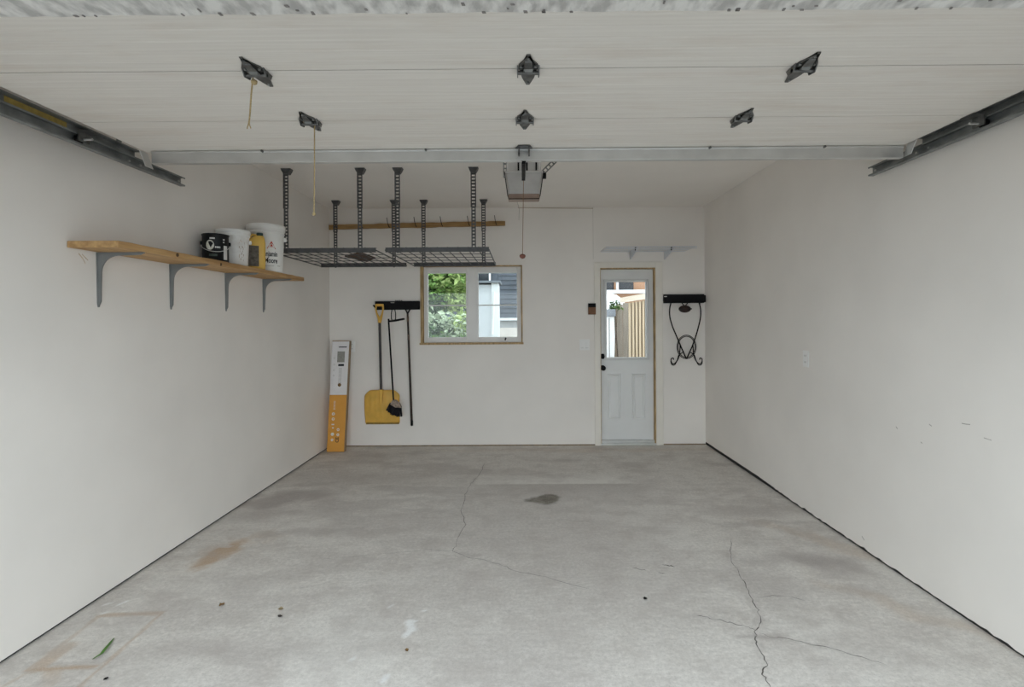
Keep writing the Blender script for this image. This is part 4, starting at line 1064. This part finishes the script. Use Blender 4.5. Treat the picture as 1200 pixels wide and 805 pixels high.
# ------------------------------------------------------------------ tall box leaning in the corner
def tall_box():
    # base corners on the floor, leaning back on the wall
    b0 = atZ(382, 530.5); b1 = atZ(403.5, 529.5); Yb = (b0.y+b1.y)/2
    x0, x1 = b0.x, b1.x; T = .075
    yt = YB-.012-T; zt = at(396, 399.5, yt).z
    L = math.hypot(zt, yt-Yb); d = Vector((.012, yt-Yb, zt)).normalized(); nrm = Vector((0, d.z, -d.y)).normalized()
    sx = Vector((1,0,0)); W_ = x1-x0; o0 = Vector((x0, Yb+.003, .004+0))
    t = thing('flat_pack_box', (o0.x+W_/2, Yb, 0), 'tall narrow white and orange cardboard box leaning in the left back corner', 'box')
    def P(u, v, w): return o0+sx*(u*W_)+d*(v*L)+nrm*(w)
    def slab(nm, u0, u1, v0, v1, w0, w1, m, par, bev=0):
        return obj(nm, MB().prism([P(u0,v0,w0),P(u1,v0,w0),P(u1,v1,w0),P(u0,v1,w0)], nrm*(w1-w0)), m, par, bev)
    k = .505
    sw = slab('upper_carton', 0, 1, k, 1, 0, T, m_card, t, .003); so = slab('lower_carton', 0, 1, 0, k, 0, T, m_orange, t, .003)
    obj('side_panel', MB().prism([P(1,0.002,0.004),P(1,.998,0.004),P(1,.998,T-.004),P(1,0.002,T-.004)], (.0012,0,0)), m_kraft, t)
    e = -.0008
    slab('lid_edge', 0, 1, .992, 1.0, e, .002, m_kraft, t)
    slab('printed_panel', .34, .78, .80, .90, e, .001, m_gray2, sw); slab('printed_bar', .42, .76, .765, .785, e, .001, m_ink, sw)
    slab('printed_text', .40, .88, .936, .945, e, .001, m_ink, sw)
    for kx in range(14): slab('printed_line', .48, .52, .612+kx*.010, .617+kx*.010, e, .001, m_gray2, sw); slab('printed_line', .58, .62, .612+kx*.010, .618+kx*.010, e, .001, m_gray2, sw)
    def disc(u, v, r, m, par, nm, inner=None):
        n = 14; c = P(u, v, e)
        ring = [c+sx*(r*math.cos(2*PI*i/n))+d*(r*math.sin(2*PI*i/n)) for i in range(n)]
        if inner is None: obj(nm, MB().prism(ring, nrm*.001), m, par)
        else:
            r2 = [c+sx*(inner*math.cos(2*PI*i/n))+d*(inner*math.sin(2*PI*i/n)) for i in range(n)]
            obj(nm, MB().add(ring+r2, [(i,(i+1)%n,(i+1)%n+n,i+n) for i in range(n)]), m, par)
    disc(.55, .595, .020, m_leafd, sw, 'printed_emblem')
    for kx, v in enumerate((.84,.78,.73,.68)): disc(.18, v, .010, m_gray2, sw, 'printed_icon', .008)
    wt = m_canw
    disc(.28, .335, .017, wt, so, 'printed_icon', .007); disc(.28, .29, .016, wt, so, 'printed_icon', .008)
    slab('printed_icon', .20, .36, .236, .246, e, .001, wt, so); slab('printed_icon', .24, .34, .206, .216, e, .001, wt, so)
    disc(.28, .155, .018, wt, so, 'printed_icon'); disc(.28, .105, .014, wt, so, 'printed_icon', .005)
    disc(.60, .195, .015, wt, so, 'printed_icon', .008); disc(.60, .150, .015, wt, so, 'printed_icon', .006)
    for kx in range(8): slab('printed_line', .27, .31, .375+kx*.010, .380+kx*.010, e, .001, wt, so); slab('printed_line', .34, .37, .375+kx*.010, .380+kx*.010, e, .001, wt, so)
    vs, fs = text_mesh('CE', .05)
    obj('printed_mark', MB().add([P(.66, .105, e-.0004)+d*(v.x)-sx*(v.y) for v in vs], fs), m_ink, so)
tall_box()

# ------------------------------------------------------------------ small things on the floor
def blade_leaf():
    a = atZ(108.5, 773); b = atZ(119, 768); c = atZ(127, 758); dd = atZ(134, 748)
    pts = [a, a.lerp(b,.5), b, b.lerp(c,.5), c, c.lerp(dd,.5), dd]; mb = MB(); vs = []
    n = len(pts)
    for i, p in enumerate(pts):
        t = (pts[min(i+1,n-1)]-pts[max(i-1,0)]).normalized(); s = Vector((-t.y, t.x, 0)); w = .0058*math.sin(PI*(i+.25)/(n-.4))+.0012
        h = .003+.006*math.sin(PI*i/(n-1))
        vs += [p+s*w+Vector((0,0,h)), p+Vector((0,0,h-.002)), p-s*w+Vector((0,0,h))]
    fs = []
    for i in range(n-1):
        fs += [(3*i,3*i+1,3*i+4,3*i+3),(3*i+1,3*i+2,3*i+5,3*i+4)]
    o = obj('grass_blade', mb.add(vs, fs, True), m_leafg); tag(o, 'long curved green leaf blade lying on the floor by the left wall', 'leaf')
blade_leaf()
def dry(px, py, r, rot, label, m=None):
    c = atZ(px, py); mb = MB(); rng = random.Random(int(px)); n = 9
    vs = [(c.x, c.y, .004)]
    for k in range(n):
        a = 2*PI*k/n+rot; rr = r*(1 if k % 2 else .72)*(1+.35*math.cos(a-rot)); vs.append((c.x+rr*math.cos(a), c.y+rr*math.sin(a), .003+.010*rng.random()))
    o = obj('dry_leaf', mb.add(vs, [(0, k+1, (k+1) % n+1) for k in range(n)], True), m or m_leafd)
    tag(o, label, 'leaf', 'dry leaves on the floor')
dry(259, 710, .015, .4, 'small brown dry leaf on bare floor right of the rust outline')
dry(328.5, 715.5, .016, 1.2, 'pale tan dry leaf on the floor left of the white paint spill', pm('pale_dry_leaf', (.42,.33,.20), .7, var=.3, scale=60))
dry(328.5, 724, .014, 2.0, 'dark crumpled dry leaf just below the pale tan one', pm('dark_dry_leaf', (.06,.05,.045), .8, var=.3, scale=60))
dry(476, 764, .010, .2, 'tiny reddish dry leaf below the white paint spill')
dry(756, 703, .013, .3, 'black scrap on the bare floor right of centre', m_black)
dry(123.5, 797, .010, .8, 'tiny black leaf scrap near the rust outline', m_black)

# ------------------------------------------------------------------ the yard outside the back wall
GZ = -.12
m_fw = pm('weathered_fence_board', (.42,.37,.31), .85, scale=3, stretch=(14,14,1), col2=(.30,.26,.22))
m_ft = pm('tan_fence_board', (.62,.50,.36), .8, scale=3, stretch=(14,14,1), col2=(.48,.37,.25))
m_fd = pm('shaded_fence_board', (.30,.24,.18), .9, scale=3, stretch=(14,14,1), col2=(.20,.16,.12))
m_cw = pm('white_siding', (.80,.81,.83), .6, var=.05, scale=3)
m_slate = pm('slate_siding', (.085,.095,.115), .7, var=.25, scale=4)
m_dkgl = pm('dark_window_glass', (.025,.028,.035), .1, var=.3, scale=3)
m_oran = pm('orange_brick_house', (.46,.27,.17), .85, var=.15, scale=5)
m_roofg = pm('grey_roof', (.22,.24,.27), .8, var=.2, scale=12)
m_pink = pm('pale_deck', (.72,.65,.60), .8, var=.1, scale=6)
m_grn = [pm('leaf_mid_green', (.15,.27,.06), .6, var=.4, scale=9), pm('leaf_light_green', (.36,.46,.16), .6, var=.35, scale=9), pm('leaf_dark_green', (.06,.12,.04), .6, var=.4, scale=9), pm('leaf_pale_sage', (.46,.54,.38), .6, var=.35, scale=9)]
m_trunk = pm('bark', (.13,.10,.075), .9, var=.4, scale=15)

def foliage(center, rad, n, size, rng, droop=.3):
    mb = MB()
    for i in range(n):
        while True:
            p = Vector((rng.uniform(-1,1), rng.uniform(-1,1), rng.uniform(-1,1)))
            if .25 < p.length < 1: break
        p = Vector((center[0]+p.x*rad[0], center[1]+p.y*rad[1], center[2]+p.z*rad[2]))
        d = Vector((rng.gauss(0,1), rng.gauss(0,1), rng.gauss(-droop,.6))).normalized(); s = d.cross(Vector((rng.gauss(0,1), rng.gauss(0,1), rng.gauss(0,1)))).normalized()
        L = size*rng.uniform(.6,1.4); w = L*.28; nn = d.cross(s)
        mb.add([p, p+d*L*.5+s*w+nn*w*.4, p+d*L, p+d*L*.5-s*w+nn*w*.4], [(0,1,2),(0,2,3)], False)
    return mb
rng = random.Random(21)
def tree(name, label, cat, base, clusters, trunk_top, tr=.06):
    t = thing(name, base, label, cat)
    obj('trunk', MB().tube([base, Vector(base).lerp(Vector(trunk_top),.5)+Vector((.04,0,0)), trunk_top], [tr, tr*.8, tr*.5], 8), m_trunk, t)
    for (c, r, n, sz, m) in clusters:
        obj('branch', MB().tube([Vector(base).lerp(Vector(trunk_top), .7), c], [tr*.4, tr*.15], 6), m_trunk, t)
        o = obj('foliage', foliage(c, r, n, sz, rng), m, t, fix=False); o['kind'] = 'stuff'
    return t
Yt = 8.6
def A(px, py, Y=Yt): 
    v = at(px, py, Y); return (v.x, v.y, v.z)
c0 = at(520, 330, Yt)
tree('leafy_tree', 'green leafy tree filling the upper left window pane', 'tree', (c0.x-.25, Yt+.3, GZ),
     [(A(508,322), (.36,.4,.36), 520, .10, m_grn[0]), (A(530,326), (.36,.4,.34), 480, .11, m_grn[1]), (A(515,340), (.40,.4,.28), 520, .10, m_grn[0]),
      (A(536,348), (.26,.35,.26), 300, .11, m_grn[1]), (A(505,350), (.30,.3,.25), 320, .10, m_grn[2]), (A(520,312), (.6,.4,.3), 420, .12, m_grn[0]),
      (A(500,335,8.9), (.5,.2,.6), 500, .13, m_grn[2]), (A(523,340,9.1), (.5,.2,.5), 420, .13, m_grn[2])], (c0.x-.1, Yt+.3, 2.5))
c1 = at(520, 385, 7.5)
tree('sage_bush', 'pale sage green bush behind the lower left window pane', 'bush', (c1.x, 7.6, GZ),
     [(A(514,377,7.5), (.30,.25,.16), 220, .10, m_grn[3]), (A(510,392,7.5), (.30,.25,.22), 340, .09, m_grn[2]), (A(535,391,7.5), (.24,.25,.28), 260, .09, m_grn[3]),
      (A(525,400,7.5), (.40,.25,.2), 340, .09, m_grn[0]), (A(540,378,7.5), (.18,.2,.16), 150, .09, m_grn[1]), (A(520,402,7.75), (.5,.1,.4), 420, .10, m_grn[3])], (c1.x+.1, 7.6, 1.2), .04)

# slate house with white trim seen through the right pane
def neighbour():
    Yh = 11.0
    t = thing('neighbour_house', (-.6, Yh, GZ), 'dark slate house with white corner trim seen through the right window pane', 'house')
    a = at(540, 300, Yh); b = at(640, 300, Yh)
    obj('wall', MB().box(a.x-1.6, b.x, Yh, Yh+3, GZ, 4.6), m_slate, t)
    # horizontal siding boards, each its own piece
    zlo = at(600, 372, Yh).z; zhi = at(600, 312, Yh).z
    n = 11
    for k in range(n):
        z0 = zlo+(zhi-zlo)*k/n; z1 = zlo+(zhi-zlo)*(k+1)/n
        x0 = at(584, 340, Yh).x
        obj('siding_board', MB().prism([(x0, Yh-.012, z0), (x0, Yh-.030, z0), (x0, Yh-.012, z1)], (b.x-x0, 0, 0)), m_slate, t)
    wx0, wx1 = at(560, 330, Yh).x, at(575, 330, Yh).x
    w = obj('window', MB().box(wx0-.35, wx1, Yh-.03, Yh-.001, at(568,334,Yh).z, at(568,318,Yh).z), m_dkgl, t)
    x = at(574.2, 330, Yh).x
    obj('window_trim', MB().box(x-.02, x+.02, Yh-.05, Yh-.03, at(568,334,Yh).z, at(568,316,Yh).z), m_cw, w)
    obj('eave_board', MB().box(at(540,334,Yh).x, at(584,334,Yh).x, Yh-.10, Yh-.001, at(568,336,Yh).z, at(568,333,Yh).z), m_roofg, t)
    obj('porch_sill', MB().box(at(585,374,Yh).x, b.x, Yh-.15, Yh-.001, at(595,375.5,Yh).z, at(595,372.5,Yh).z), m_cw, t)
    obj('porch_panel', MB().box(at(585,380,Yh).x, b.x, Yh-.06, Yh-.001, at(595,384,Yh).z, at(595,375.5,Yh).z), pm('grey_porch', (.40,.40,.40), .7), t)
    obj('porch_base', MB().box(at(583,390,Yh).x, b.x, Yh-.10, Yh-.001, GZ, at(595,384,Yh).z), m_pink, t)
neighbour()
def white_shed():
    Y = 9.6; x0 = at(556, 350, Y).x; x1 = at(584, 350, Y).x; zt = at(570, 333.5, Y).z
    t = thing('white_shed', ((x0+x1)/2, Y, GZ), 'white sided shed with corner board and downpipe outside the window', 'shed')
    xc = at(576, 350, Y).x
    obj('wall', MB().box(x0, xc, Y, Y+.7, GZ, zt), pm('pale_shed_wall', (.66,.68,.72), .6, var=.06, scale=3), t)
    obj('corner_board', MB().box(xc, x1, Y-.03, Y+.6, GZ, zt+.03), m_cw, t)
    obj('roof_edge', MB().box(x0, x1+.04, Y-.08, Y+.75, zt+.03, zt+.07), m_roofg, t)
    obj('downpipe', MB().tube([at(579,342,Y-.07), at(578.3,365,Y-.07), at(577,392,Y-.07)], [.014,.02,.02], 10), m_white, t)
white_shed()
# fence and things beyond the door glass
def fence():
    Y = 8.4
    t = thing('board_fence', (at(740,400,Y).x, Y, GZ), 'weathered wooden board fence beyond the entry door glass', 'fence')
    def board(px0, px1, py, Yy, m, th=.02, py1=None):
        a = at(px0, py, Yy); b = at(px1, py, Yy); c = at(px1, py if py1 is None else py1, Yy)
        obj('board', MB().prism([(a.x,Yy,GZ),(b.x,Yy,GZ),(b.x,Yy,c.z),(a.x,Yy,a.z)], (0,th,0)), m, t)
    for px0, px1, py, m in ((718,722.5,358,m_fd),(722.8,729.5,356.5,m_fw),(729.9,736.5,355,m_fw)): board(px0, px1, py, Y, m)
    x = 736.8
    i = 0
    while x < 776:
        board(x, x+2.3, 354.5-(x-737)*.16, 7.9, m_ft, .03); board(x+2.4, x+3.9, 355-(x-737)*.16, 8.0, m_fd, .02); x += 4.0
    a = at(727, 355, 7.85); b = at(776, 347.5, 7.85); c = at(776, 340, 7.85); d = at(727, 349, 7.85)
    obj('top_rail', MB().prism([d, c, b, a], (0,.04,0)), pm('pale_rail', (.74,.66,.56), .8, scale=4, stretch=(1,10,10), col2=(.62,.53,.43)), t)
fence()
def far_house():
    Y = 12.5
    a = at(700, 344.5, Y); b = at(775, 318, Y)
    t = thing('brick_house', ((a.x+b.x)/2, Y, GZ), 'orange brick house with white balcony rail above the fence', 'house')
    obj('wall', MB().box(a.x-.3, b.x+1.5, Y, Y+3, GZ, 5.0), m_oran, t)
    for p0, p1 in ((709,719),(725,742)):
        w = obj('window', MB().box(at(p0,330,Y).x, at(p1,330,Y).x, Y-.04, Y-.001, at(p0,341,Y).z, at(p0,322,Y).z), m_dkgl, t)
    for px in (721, 755):
        obj('post', MB().box(at(px-1.2,330,Y).x, at(px+1.2,330,Y).x, Y-.30, Y-.22, at(px,342,Y).z, 4.2), m_cw, t)
    obj('balcony_rail', MB().box(a.x-.3, b.x+1.5, Y-.35, Y-.20, at(735,344.5,Y).z, at(735,340.5,Y).z), m_cw, t)
far_house()
def canopy():
    Y = 9.6; c = at(713, 362, Y); r = .34
    t = thing('patio_umbrella', (c.x, Y, GZ), 'white domed patio umbrella beyond the entry door glass', 'umbrella')
    obj('canopy', MB().lathe((c.x, Y, c.z-.02), [(r,0),(r*.93,.10),(r*.75,.20),(r*.45,.28),(r*.15,.31),(.0,.315)], 24, cap=False), m_cw, t)
    obj('pole', MB().tube([(c.x,Y,GZ),(c.x,Y,c.z+.27)], .02, 8), m_cw, t)
canopy()
def small_shed():
    Y = 7.7; x1 = at(722, 372, Y).x; x0 = at(700, 372, Y).x; zt = at(716, 371, Y).z
    t = thing('garden_cabinet', ((x0+x1)/2, Y, GZ), 'white garden cabinet with grey lid beyond the entry door glass', 'cabinet')
    obj('body', MB().prism([(x0,Y,GZ),(at(718,500,Y).x,Y,GZ),(x1-.02,Y,zt-.3),(x1-.03,Y,zt),(x0,Y,zt)], (0,.35,0)), m_cw, t)
    obj('lid', MB().box(x0-.02, x1-.01, Y-.03, Y+.38, zt, at(716,362.5,Y).z), m_roofg, t, .01)
    x = at(714, 390, Y).x
    obj('door_gap', MB().box(x-.006, x+.006, Y-.004, Y, GZ+.05, zt-.02), m_slot, t)
small_shed()
b_ = at(721, 366, 8.28)
tree('leafy_sprig', 'small green sprig above the garden cabinet lid', 'plant', (b_.x, 8.28, GZ), [(A(720,357,8.28), (.09,.08,.07), 60, .05, m_grn[2]), (A(724,360,8.28), (.06,.06,.05), 30, .05, m_grn[0]), (A(717,361,8.28), (.06,.06,.04), 30, .05, m_grn[2])], (b_.x, 8.28, b_.z), .012)
